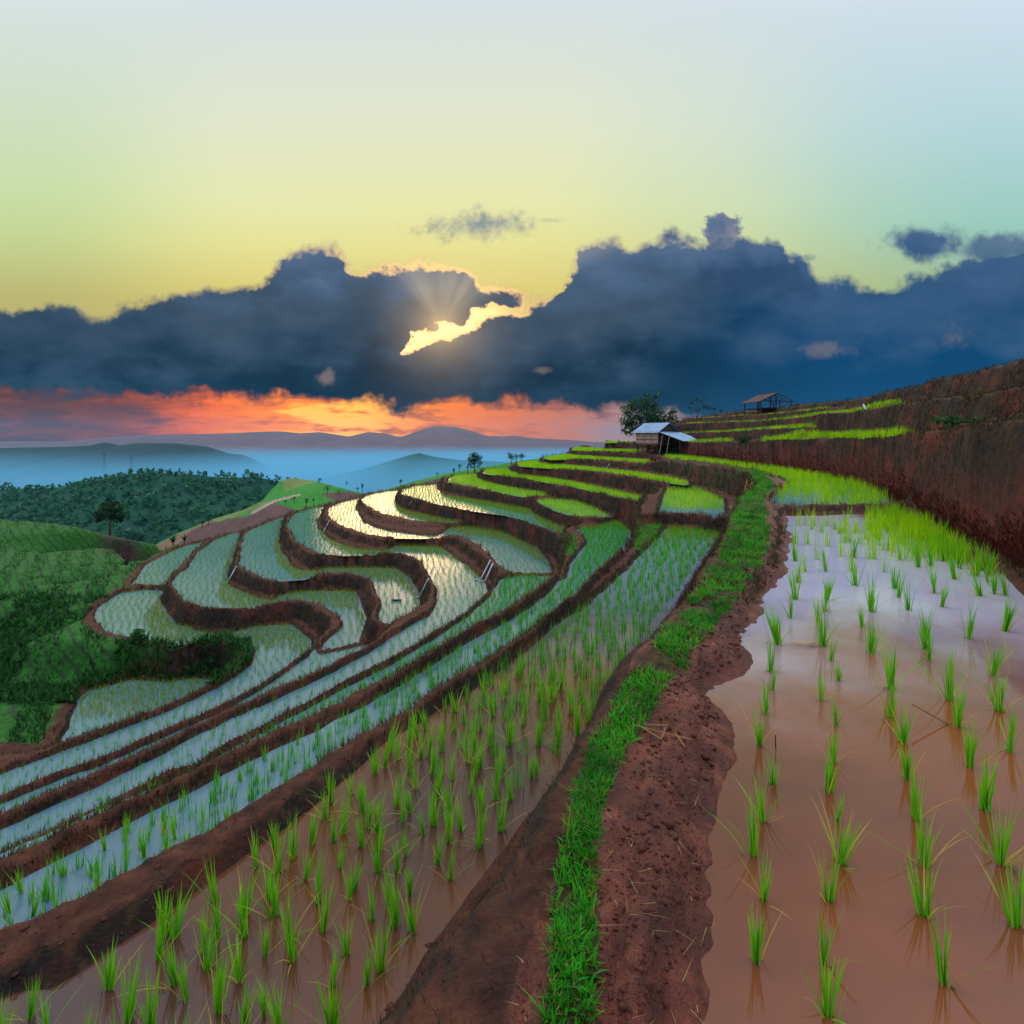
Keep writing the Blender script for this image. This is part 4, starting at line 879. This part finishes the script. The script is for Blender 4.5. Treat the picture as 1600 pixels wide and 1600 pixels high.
# green scrub under the lowest terrace and on the crop slope
sm = dry_land & (boxm(60, 400, 985, 1070) | boxm(-80, 170, 930, 1100)) & (SL > 0.05) & (fbm(TX*0.5, TY*0.5, 3, 31) > -0.12)
X, Y, z, sx, sy = pick(sm, 14000); n = len(X)
s1 = blades(np.stack([X, Y, z-0.02], 1), rng.uniform(0.15, 0.5, n), rng.uniform(0.05, 0.12, n), rng.uniform(0, 6.28, n), rng.uniform(0.1, 1.2, n), rng.uniform(0, 0.9, n), 2)
tag(obj('scrub', blade_mesh('scrub', s1), M['bush']), kind='stuff')
cm = (GRN > 0.4) & (px_ < 260)
X, Y, z, sx, sy = pick(cm, 70000); n = len(X)
kk = (np.sin((X*0.8+Y*0.6)*4.2+0.8*np.sin(Y*0.3)) > -0.2); X, Y, z = X[kk], Y[kk], z[kk]; n = len(X)
c1 = blades(np.stack([X, Y, z-0.02], 1), rng.uniform(0.12, 0.34, n), rng.uniform(0.03, 0.06, n), rng.uniform(0, 6.28, n), rng.uniform(0.1, 0.9, n), rng.uniform(0, 0.9, n), 2)
tag(obj('crop_plants', blade_mesh('crop_plants', c1), M['bush']), kind='stuff')
X, Y, z, sx, sy = pick((PTH > 0.5) & (TY < 9) & inframe, 260); n = len(X)
st = blades(np.stack([X, Y, z+0.006], 1), rng.uniform(0.03, 0.10, n), np.full(n, 0.0022), rng.uniform(0, 6.28, n), rng.uniform(1.35, 1.6, n), rng.uniform(-0.1, 0.2, n), 3)
tag(obj('straw_litter', blade_mesh('straw_litter', st), M['straw']), kind='stuff')

# ------------------------------------------------------------------ trees
def leaf_cloud(centers, radii, n, size, seed, flat=0.8, shell=0.55):
    g = np.random.default_rng(seed); centers = np.array(centers, float); radii = np.array(radii, float)
    pr = radii**2; pr = pr/pr.sum(); i = g.choice(len(centers), n, p=pr)
    d = g.normal(0, 1, (n, 3)); d /= np.linalg.norm(d, axis=1)[:, None]
    rr = (shell+(1-shell)*g.random(n))*g.uniform(0.75, 1.15, n)
    p = centers[i]+d*rr[:, None]*radii[i][:, None]*np.array([1, 1, flat])
    nr = g.normal(0, 1, (n, 3))+d*0.8+np.array([0, 0, 0.5]); nr /= np.linalg.norm(nr, axis=1)[:, None]
    a = np.cross(nr, g.normal(0, 1, (n, 3))); a /= np.linalg.norm(a, axis=1)[:, None]; b = np.cross(nr, a)
    s = size*g.uniform(0.6, 1.4, n)[:, None]
    V = np.stack([p-a*s, p-b*s*0.55, p+a*s, p+b*s*0.55], 1)
    Q = (np.arange(n)*4)[:, None]+np.array([[0, 1, 2, 3]])
    clump = g.random(len(centers))[i]
    return V.reshape(-1, 3), Q, np.repeat(np.clip(clump*0.6+g.random(n)*0.4, 0, 1), 4)
def make_tree(name, label, base, h, blobs, nleaf, size, lm='leaf', trunk_r=None, trunk_top=0.6, limbs=5, group=None, cat='tree', seed=1, sink=0.15):
    """blobs: (dx, dy, z, radius) in units of the height"""
    t = empty(name, base); tag(t, label, cat, group)
    g = random.Random(seed); tr = trunk_r or h*0.03
    tb = MB(); top = Vector((g.uniform(-.04, .04)*h, 0, trunk_top*h))
    tb.tube([(0, 0, -sink), (top.x*0.3, 0, top.z*0.4), tuple(top)], [tr*1.25, tr, tr*0.55], 8)
    for bx, by, bz, br in (blobs if len(blobs) <= limbs else g.sample(list(blobs), limbs)):
        s = top*g.uniform(0.55, 0.95); e = Vector((bx*h, by*h, bz*h)); mid = (s+e)/2+Vector((0, 0, 0.03*h))
        tb.tube([tuple(s), tuple(mid), tuple(e)], [tr*0.5, tr*0.32, tr*0.1], 6)
    tb.build('trunk', M['bark'], t, True)
    V, Q, S = leaf_cloud([(b[0]*h, b[1]*h, b[2]*h) for b in blobs], [b[3]*h for b in blobs], nleaf, size, seed)
    obj('crown', np_mesh('crown', V, [Q], False, {'shade': S}), M[lm], t)
    return t
def gz1(X, Y): return float(ground_z(X, Y)[0])
# big tree behind the hut
X, Y = 14.2, 53.5
make_tree('broadleaf_tree', 'tall dark green tree rising right behind the tin-roofed hut', (X, Y, gz1(X, Y)), 6.3,
          [(-.34,0,.52,.14),(-.30,.05,.70,.15),(-.15,0,.78,.16),(-.05,-.05,.60,.22),(.05,.05,.80,.16),(-.2,0,.48,.18),(.12,0,.62,.19),(.13,0,.92,.05),(.20,0,.97,.045),(-.02,0,.94,.06),(.18,.05,.45,.17),(-.33,0,.36,.13),(0,.0,.35,.22),(.34,0,.60,.08),(.30,0,.50,.10),(.42,0,.66,.07),(.44,0,.55,.08),(.38,.0,.42,.10),(.30,0,.36,.1)], 4200, 0.13, 'leaf', 0.13, 0.55, 9, seed=5)
X, Y = Py(1090, 655, 58)[:2]
make_tree('arching_shrub', 'thin arching shrub against the sky right of the hut tree', (X, Y, gz1(X, Y)), 2.2, [(-.3,0,.75,.12),(-.1,0,.95,.13),(.15,0,.85,.14),(.35,0,.6,.15),(.6,0,.55,.14),(.85,0,.45,.12),(-.4,0,.5,.1),(1.2,0,.35,.1)], 420, 0.07, 'leaf_dark', 0.05, 0.5, 7, cat='shrub', seed=6)
X, Y = Py(742, 737, 59)[:2]
make_tree('round_tree', 'lone round dark tree on the tip of the bright green terrace', (X, Y, gz1(X, Y)-0.1), 2.7,
          [(-.22,0,.62,.16),(.18,0,.70,.17),(0,0,.82,.17),(-.05,0,.55,.18),(.2,0,.48,.14),(-.2,0,.42,.12),(.02,.1,.66,.2),(-.13,0,.78,.13),(.13,0,.34,.11),(-.12,0,.3,.1)], 1300, 0.075, 'leaf', 0.07, 0.6, 6, seed=8)
# trees left of the spur
b = Py(172, 839, 55); make_tree('spreading_tree', 'dark spreading tree alone on the edge of the green crop slope', (b[0], b[1], gz1(b[0], b[1])-0.2), 4.1, [(-.25,0,.62,.16),(-.1,0,.80,.18),(.15,0,.78,.18),(.25,0,.62,.15),(0,0,.62,.2),(-.3,0,.48,.1),(.22,0,.48,.11),(.08,0,.92,.1)], 900, 0.17, 'leaf_dark', 0.11, 0.55, 6, seed=10)
b = Py(243, 872, 43); make_tree('bushy_tree', 'dark bushy tree beside the outermost flooded terrace', (b[0], b[1], gz1(b[0], b[1])-0.2), 2.8, [(0,0,.8,.2),(-.18,0,.62,.2),(.18,0,.6,.2),(0,0,.45,.26),(-.1,0,.3,.2),(.22,0,.35,.18),(.1,0,.9,.12)], 900, 0.12, 'leaf_dark', 0.09, 0.5, 5, seed=11)
def banana(name, label, base, h, n, seed, group):
    g = np.random.default_rng(seed); t = empty(name, base); tag(t, label, 'plant', group)
    MB().tube([(0,0,-0.3),(0.02,0,h*0.35),(0.03,0,h*0.55)], [h*0.05, h*0.04, h*0.02], 8).build('stem', M['bark'], t, True)
    az = np.linspace(0, 6.28, n, endpoint=False)+g.uniform(-.3, .3, n)
    me = blade_mesh('leaves', blades(np.tile([[0.02, 0, h*0.5]], (n, 1)), np.full(n, h*0.62)*g.uniform(.8, 1.1, n), np.full(n, h*0.16), az, g.uniform(0.1, 0.6, n), g.uniform(0.8, 1.5, n), 5)); me.materials.append(M['leaf_dark'])
    obj('leaves', me, None, t); return t
for i, (a, c, hh, lab) in enumerate(((270, 858, 1.4, 'taller left broad-leaved plant poking over the outer terrace rim'), (288, 852, 1.15, 'shorter right broad-leaved plant poking over the outer terrace rim'))):
    b = Py(a, c, 42); banana('broadleaf_plant', lab, (b[0], b[1], gz1(b[0], b[1])-0.1+max(0, b[2]-gz1(b[0], b[1]))*0.9), hh, 8, 20+i, 'broad-leaved plants at the rim')
# hazy trees farther off
def on_hill(a, c, Yr): return Py(a, c, Yr)
def ftree(a, c, Yd, hpx, wpx, label, group, seed, lm='leaf_dark', thin=False):
    h = hpx*Yd/F; w_ = wpx/hpx*0.5; g = random.Random(seed)
    bl = [(g.uniform(-w_, w_)*0.55, g.uniform(-w_, w_)*0.5, g.uniform(0.34, 0.82), g.uniform(0.5, 0.75)*w_) for _ in range(7)]+[(0, 0, .62, w_*0.7)]
    return make_tree('distant_tree', label, Py(a, c, Yd), h, bl, 260, h*0.045, lm, h*0.035, 0.6, 3, group, seed=seed, sink=0.6)
G1 = 'distant trees standing in the valley fields'
for i, (a, c, Yd, hp, wp, lab) in enumerate([
  (799, 722, 120, 17, 14, 'left tree of the hazy blue trio behind the bright terraces'), (807, 721, 122, 15, 14, 'middle tree of the hazy blue trio behind the bright terraces'), (815, 721, 121, 16, 14, 'right tree of the hazy blue trio behind the bright terraces'),
  (718, 733, 122, 10, 6, 'small tree left of the lone round tree, upper one'), (709, 741, 116, 12, 4, 'thin bare little tree left of the lone round tree'), (731, 737, 110, 14, 3, 'slim sapling touching the left side of the lone round tree'),
  (683, 744, 118, 7, 6, 'small tree on the pale slope above the white pond'), (626, 757, 120, 10, 6, 'small tree on the skyline of the pale slope'), (619, 767, 116, 6, 5, 'tiny bush low on the pale slope'),
  (566, 765, 146, 11, 5, 'slim upright tree where the field hill ends'), (559, 767, 145, 7, 6, 'low tree beside the slim upright tree on the field hill'), (541, 758, 150, 6, 8, 'small crown on the field hill skyline, right part'),
  (512, 768, 138, 12, 14, 'rounded tree in the bright middle field'), (530, 772, 136, 8, 14, 'low wide bush row in the bright middle field'), (499, 755, 150, 9, 8, 'dark tree on the field hill skyline, left of the bright field'),
  (460, 784, 122, 9, 8, 'dark tree in the green field above the ploughed field, right one'), (446, 788, 120, 8, 4, 'thin tree in the green field above the ploughed field, left one'), (479, 790, 118, 12, 6, 'taller dark tree in the green field near the terrace rim'), (490, 785, 119, 8, 4, 'thin tree behind the taller dark one near the rim'),
  (437, 752, 152, 10, 9, 'first tree of the skyline row beyond the woods'), (449, 752, 152, 9, 9, 'second tree of the skyline row beyond the woods'), (462, 753, 152, 8, 9, 'third tree of the skyline row beyond the woods'), (475, 756, 151, 8, 9, 'fourth tree of the skyline row beyond the woods'),
  (316, 822, 138, 11, 8, 'left tree of the pair at the edge of the pale mown field'), (326, 818, 138, 12, 8, 'right tree of the pair at the edge of the pale mown field')]):
    ftree(a, c, Yd, hp, wp, lab, G1, 200+i)
# the wood on the hill: one mass of crowns
g = np.random.default_rng(55); VV = []; QQ = []; SS = []; o = 0
nt_, nx_ = VF.shape[:2]
for i in range(4200):
    r_ = g.uniform(6, 33.9); c_ = g.uniform(0.08, 0.985)*(nx_-1); a_, b_ = int(r_), int(c_)
    p = VF[a_, b_]*(1-(r_-a_))+VF[min(a_+1, nt_-1), b_]*(r_-a_)
    p = p+np.array([(c_-b_)*2.0+g.uniform(-1, 1), g.uniform(-1, 1), 0]); s = g.uniform(1.1, 2.2)*(1.6 if g.random() < 0.12 else 1.0)
    nb = g.integers(2, 4); cs = [p+np.array([g.uniform(-.5, .5)*s, g.uniform(-.5, .5)*s, s*(0.6+0.55*j)]) for j in range(nb)]
    V, Q, S = leaf_cloud(cs, [s*g.uniform(0.6, 0.9)/(1+0.25*j) for j in range(nb)], 26, s*0.42, 900+i, 0.9, 0.5)
    VV.append(V); QQ.append(Q+o); SS.append(S*0.4+g.random()**1.5*0.6); o += len(V)
tag(obj('woodland', np_mesh('woodland', np.concatenate(VV), [np.concatenate(QQ)], False, {'shade': np.concatenate(SS)}), M['leaf_forest']), kind='stuff')
# bushes by the hut and on the banks
def bush(label, a, c, Yd, h, w_, seed, lm='bush'):
    X, Y, z = Py(a, c, Yd); g = random.Random(seed)
    t = empty('bush', (X, Y, gz1(X, Y)-0.05)); tag(t, label, 'bush')
    bl = [(g.uniform(-w_, w_), g.uniform(-w_, w_)*.6, g.uniform(.2, .75)*h) for _ in range(8)]
    MB().tube([(0,0,-.1),(0.03,0,h*.5)], [0.03, 0.01], 6).build('stem', M['bark'], t)
    V, Q, S = leaf_cloud(bl, [h*g.uniform(.25, .4) for _ in bl], 420, h*0.09, seed)
    obj('foliage', np_mesh('foliage', V, [Q], False, {'shade': S}), M[lm], t)
bush('dark green bush against the right side of the hut', 1056, 709, 47.6, 0.8, 0.4, 31, 'leaf_dark')
bush('small green bush on the red bank right of the hut', 1166, 699, 33, 0.6, 0.4, 32)
bush('bright green bush on top of the right bank at the photo edge', 1484, 668, 11.0, 0.40, 0.5, 33)
bush('green bush on the dark slope under the lowest pond', 330, 1040, 19.7, 0.5, 0.7, 34)
bush('green bush below the rim of the lowest left pond', 205, 1035, 20.3, 0.5, 0.7, 35)

# ------------------------------------------------------------------ stilt hut
def hut():
    X, Y = Py(1000, 706, 49.0)[:2]; zb = EYE-(707-HZ)/F*49.0
    X -= 0.35
    t = empty('stilt_hut', (X, Y, zb), R(-46)); tag(t, 'wooden stilt hut with blue-grey tin roof and open lean-to', 'hut')
    W, D, eave, rdg, fl = 2.3, 3.7, 2.0, 2.85, 0.85
    # roof: two slopes, ridge along x
    for sgn, nm in ((-1, 'roof'), (1, 'roof')):
        y0 = -0.35 if sgn < 0 else D+0.35
        MB().sheet((-0.3, y0, eave-0.12), (W+0.5, 0, 0), (0, D/2-y0, rdg-eave+0.12), 16, 0.02).build('roof', M['tin'], t)
    # walls: front raised panel, side, back, gable
    f = MB()
    for i in range(11): f.box((0.1+i*0.21, -0.0, (fl+eave)/2), (0.19, 0.05+0.01*(i % 2), eave-fl-0.08))
    f.build('front_wall', M['wattle'], t)
    s = MB()
    for i in range(15): s.box((W, 0.12+i*0.245, (fl+eave)/2+0.02), (0.04+0.01*(i % 2), 0.23, eave-fl))
    s.build('side_wall', M['plank'], t)
    MB().box((0, D/2, (fl+eave)/2), (0.04, D, eave-fl)).build('side_wall', M['plank'], t)
    MB().box((W/2, D, (fl+eave)/2), (W, 0.05, eave-fl)).build('back_wall', M['dark_plank'], t)
    gb = MB()
    for x0 in (0.0, W):
        b = len(gb.v); gb.v += [(x0-.02, 0.05, eave), (x0-.02, D-.05, eave), (x0-.02, D/2, rdg-.06), (x0+.02, 0.05, eave), (x0+.02, D-.05, eave), (x0+.02, D/2, rdg-.06)]
        gb.f += [[b, b+1, b+2], [b+3, b+5, b+4], [b, b+3, b+4, b+1], [b+1, b+4, b+5, b+2], [b+2, b+5, b+3, b]]
    gb.build('gable', M['dark_plank'], t)
    MB().box((W/2, D/2, fl-0.05), (W+0.1, D+0.1, 0.1)).build('floor', M['plank'], t)
    MB().box((W/2, -0.06, eave-0.06), (W+0.1, 0.05, 0.12)).build('eave_beam', M['dark_plank'], t)
    MB().box((W/2, -0.05, fl+0.42), (W, 0.03, 0.06)).build('wall_rail', M['plank'], t)
    for x in (0.1, W/2, W-0.1):
        for y in (0.1, D/2, D-0.1): MB().tube([(x, y, -0.5), (x, y, fl-0.1)], 0.07, 8).build('post', M['dark_plank'], t)
    # lean-to on the right side
    LW = 2.2
    MB().sheet((W+0.02, -0.1, eave-0.02), (0, D+0.3, 0), (LW+0.35, 0, -0.88), 20, 0.02).build('lean_to_roof', M['tin'], t)
    for y in (0.0, D/3, 2*D/3, D): MB().tube([(W+LW, y, -0.5), (W+LW, y, eave-0.84)], 0.05, 8).build('post', M['dark_plank'], t)
    MB().box((W+LW/2, D-0.05, 0.62), (LW, 0.05, 1.25)).build('back_wall', M['dark_plank'], t)
    MB().box((W+LW, D*0.62, 0.55), (0.05, D*0.72, 1.1)).build('side_wall', M['dark_plank'], t)
    for k in (0.25, 0.95):                                  # leaning bamboo props at the front
        MB().tube([(W+k, -0.25, -0.3), (W+k+0.25, -0.05, eave-0.32)], 0.03, 6).build('prop', M['pole'], t)
    MB().tube([(-0.45, -0.5, eave-0.25), (0.2, -0.1, eave-0.05)], 0.025, 6).build('brace', M['pole'], t)
    return t
hut()

# ------------------------------------------------------------------ open shed on the ridge
def shed():
    X, Y, z = Py(1199, 639, 47.5); z = gz1(X, Y)
    t = empty('open_shed', (X, Y, z), R(6)); tag(t, 'dark open-sided shed with low gable roof on the ridge line', 'shed')
    hw, hd, e, r = 1.45, 1.3, 0.82, 1.5
    for sx, w_ in ((-1, 1.72), (1, 1.62)):
        f = MB()
        for y in np.linspace(-hd-0.2, hd+0.2, 5): f.tube([(0, y, r), (sx*w_, y, r-(w_/hw)*(r-e))], 0.035, 6)
        f.build('rafters', M['shed_post'], t)
        s = MB(); y1 = -hd-0.25; y2 = hd+0.25
        lim = 1.0 if sx < 0 else 0.95
        s.sheet((0, y1 if sx > 0 else y2, r+0.04), (0, (y2-y1)*(1 if sx > 0 else -1), 0), (sx*w_*lim, 0, -(w_/hw)*(r-e)*lim), 10, 0.015, 0.02); s.build('roof', M['thatch'], t) if sx < 0 else None
    MB().tube([(0, -hd-.3, r+.02), (0, hd+.3, r+.02)], 0.05, 6).build('ridge_pole', M['shed_post'], t)
    for x in (-hw, -1.1, 0.0, 0.15, 1.05, hw):
        for y in ((-hd, hd) if x in (-hw, hw, 0.0) else (-hd*0.2,)):
            top = r-abs(x)/hw*(r-e)
            MB().tube([(x, y, -0.5), (x, y, top)], 0.05, 8).build('post', M['shed_post'], t)
    MB().box((-0.55, 0, 0.18), (1.75, 2*hd, 0.07)).build('platform', M['shed_post'], t)
    MB().tube([(-hw, -hd, e), (hw, -hd, e)], 0.035, 6).build('tie_beam', M['shed_post'], t)
shed()

# ------------------------------------------------------------------ drain pipes and bits of timber
def pipe(a, b, lab, hi, lo, r=0.035):
    (x1, y1), (x2, y2) = a, b
    Xa, Ya = Pz(x1, y1, Z[hi]); Xb, Yb = Pz(x2, y2, Z[lo])
    pa = Vector((Xa, Ya, max(Z[hi]+0.05, gz1(Xa, Ya)+0.04))); pb = Vector((Xb, Yb-0.1, Z[lo]+0.04)); mid = pa.lerp(pb, 0.5)
    mid.z = max(mid.z, gz1(mid.x, mid.y)+0.05)
    base = empty('drain_pipe', pa); tag(base, lab, 'pipe', 'plastic drain pipes on the terrace banks')
    MB().tube([(0, 0.25, -0.06), (0, 0, 0), tuple(mid-pa), tuple(pb-pa)], r, 8).build('tube', M['pipe'], base, True)
    MB().tube([tuple(pb-pa), tuple(pb-pa+Vector((-0.28, -0.06, -0.015)))], r*0.9, 8).build('outlet', M['pipe'], base, True)
pipe((369, 889), (357, 911), 'pale drain pipe on the second terrace nose from the left', 'T5', 'T6', 0.03)
pipe((515, 816), (506, 832), 'pale drain pipe below the pond at the middle terrace nose', 'T3', 'T4', 0.028)
pipe((643, 783), (637, 795), 'short pale drain pipe on the dark bank near the white pond', 'T1', 'T2', 0.028)
pipe((669, 910), (656, 933), 'pale drain pipe running down to the round blue pond', 'T4', 'T5', 0.03)
pipe((766, 880), (751, 906), 'brighter left pipe of the pair below the pink-lit pond', 'T3', 'T4', 0.028)
pipe((770, 886), (758, 908), 'darker right pipe of the pair below the pink-lit pond', 'T3', 'T4', 0.03)
pipe((953, 725), (946, 735), 'short pale pipe on the upper bank below the hut terraces', 'U4', 'U3', 0.04)
def stick(name, label, cat, pts, r, m_='pole', group=None):
    b = Vector(pts[0]); o = MB().tube([tuple(Vector(p)-b) for p in pts], r, 6).build(name, M[m_]); o.location = b; tag(o, label, cat, group)
X, Y, z = Py(1087, 713, 45.0); stick('leaning_plank', 'pale plank leaning on the bank just right of the hut', 'plank', [(X, Y, gz1(X, Y)-.05), (X+0.35, Y+1.0, gz1(X+.35, Y+1.0)+0.1)], 0.07)
X, Y, z = Py(1353, 641, 22.0); stick('plastic_chute', 'white plastic chute high on the right-hand slope', 'pipe', [(X, Y, gz1(X, Y)), (X+0.2, Y+0.45, gz1(X, Y)+0.28)], 0.035, 'pipe')
X, Y, z = Py(940, 698, 49.0); stick('leaning_stake', 'bare leaning stake at the end of the topmost green strip', 'stake', [(X, Y, gz1(X, Y)-.1), (X-0.35, Y, gz1(X, Y)+0.75)], 0.03, 'dark_plank')
Xa, Ya = Pz(1213, 1170, 0); stick('twig', 'short dark twig standing in the brown water between rice rows', 'twig', [(Xa, Ya, -.05), (Xa-.006, Ya, 0.075)], 0.003, 'dark_plank')
Xa, Ya = Pz(612, 939, Z['T5']); Xb, Yb = Pz(627, 939, Z['T5']); stick('floating_stick', 'dark stick floating in the round blue pond', 'stick', [(Xa, Ya, Z['T5']+.03), (Xb, Yb, Z['T5']+.03)], 0.05, 'dark_plank')
Xa, Ya = Pz(1482, 1132, 0); Xb, Yb = Pz(1425, 1100, 0.12); stick('fallen_leaf', 'long yellow fallen rice leaf slanting out of the brown water', 'leaf', [(Xa, Ya, 0.0), (Xb, Yb, 0.12)], 0.004, 'straw')
def straw_bundle():
    X, Y = Pz(1268, 1008, 0); n = 46; g = np.random.default_rng(4)
    base = np.stack([g.normal(0, .05, n), g.normal(0, .02, n), np.full(n, 0.006)+g.random(n)*.015], 1)
    me = blade_mesh('straw_wisp', blades(base, g.uniform(.08, .2, n), np.full(n, .005), g.choice([0.0, 3.14], n)+g.normal(0, .25, n), g.uniform(1.4, 1.58, n), g.uniform(-.1, .15, n), 3))
    o = obj('straw_wisp', me, M['straw']); o.location = (X, Y, 0); tag(o, 'flattened wisp of straw floating between two rice rows', 'straw')
straw_bundle()
def dead_stalks():
    X, Y = Pz(1035, 1150, 0.12); z = gz1(X, Y); p = []
    tb = MB()
    for a, b in (((-.13,.05,.03),(.13,-.08,.03)), ((-.12,.05,.035),(-.02,-.06,.02)), ((-.02,-.05,.02),(.03,.03,.04)), ((.06,-.03,.035),(.08,-.12,.015)), ((-.08,.06,.03),(.04,.02,.05))): tb.tube([a, b], 0.0035, 5)
    o = tb.build('dead_stalks', M['straw']); o.location = (X, Y, z); tag(o, 'pale dead stalks lying on the red footpath', 'stalks')
dead_stalks()
def clods():
    near_ = (PTH > 0.4) & (TY < 9) & (TY > 1.2) & inframe & ~WET
    shore = near_ & (DP < 0.28); bund = (~WET) & (DP < 0.4) & (TY > 2.5) & (TY < 13) & (TX < 2) & inframe & (PTH < 0.2)
    V = []; T = []; o = 0; g = np.random.default_rng(17)
    bm = bmesh.new(); bmesh.ops.create_icosphere(bm, subdivisions=1, radius=1.0); bv = np.array([v.co[:] for v in bm.verts]); bf = np.array([[v.index for v in f.verts] for f in bm.faces]); bm.free()
    for msk, n, s0 in ((near_, 1500, 0.0042), (shore, 1500, 0.0065), (bund, 1500, 0.009)):
        X, Y, z, _, _ = pick(msk, n)
        for i in range(n):
            r = min(s0*g.lognormal(0, 0.6), 0.024)*min(1.0, 0.45+Y[i]*0.16); v = bv*(1+0.35*g.normal(0, 1, (len(bv), 1)))*r*np.array([1, g.uniform(.6, 1.2), g.uniform(.35, .6)])
            a = g.uniform(0, 6.28); v = v @ np.array([[math.cos(a), -math.sin(a), 0], [math.sin(a), math.cos(a), 0], [0, 0, 1]])
            V.append(v+np.array([X[i], Y[i], z[i]+r*0.1])); T.append(bf+o); o += len(bv)
    me = np_mesh('earth_clods', np.concatenate(V), [np.concatenate(T)], True)
    tag(obj('earth_clods', me, M['clod']), kind='stuff')
M['clod'] = rgb_noise('earth_clod', [(0.3,(0.030,0.009,0.006)),(0.6,(0.09,0.024,0.013)),(0.8,(0.17,0.055,0.032))], 9.0, 0.85, 5, 0.8, 0.02)
clods()

# ------------------------------------------------------------------ power pylons on the far ridge
def pylon(a, c, Yd, h, lab):
    X, Y, z = Py(a, c, Yd); t = empty('power_pylon', (X, Y, z)); tag(t, lab, 'pylon', 'pylons on the far ridge'); w_ = h*0.09
    m1 = MB()
    for sx in (-1, 1):
        for sy in (-1, 1): m1.tube([(sx*w_, sy*w_, -h*0.4), (sx*w_*0.25, sy*w_*0.25, h)], h*0.012, 5)
    m1.build('lattice', M['steel'], t)
    for k in (0.78, 0.92): MB().box((0, 0, h*k), (h*0.42*(1.15-k*0.3), h*0.02, h*0.02)).build('cross_arm', M['steel'], t)
pylon(163, 726, 700, 17, 'left power pylon on the hazy blue mountainside')
pylon(205, 734, 690, 19, 'right power pylon on the hazy blue mountainside')
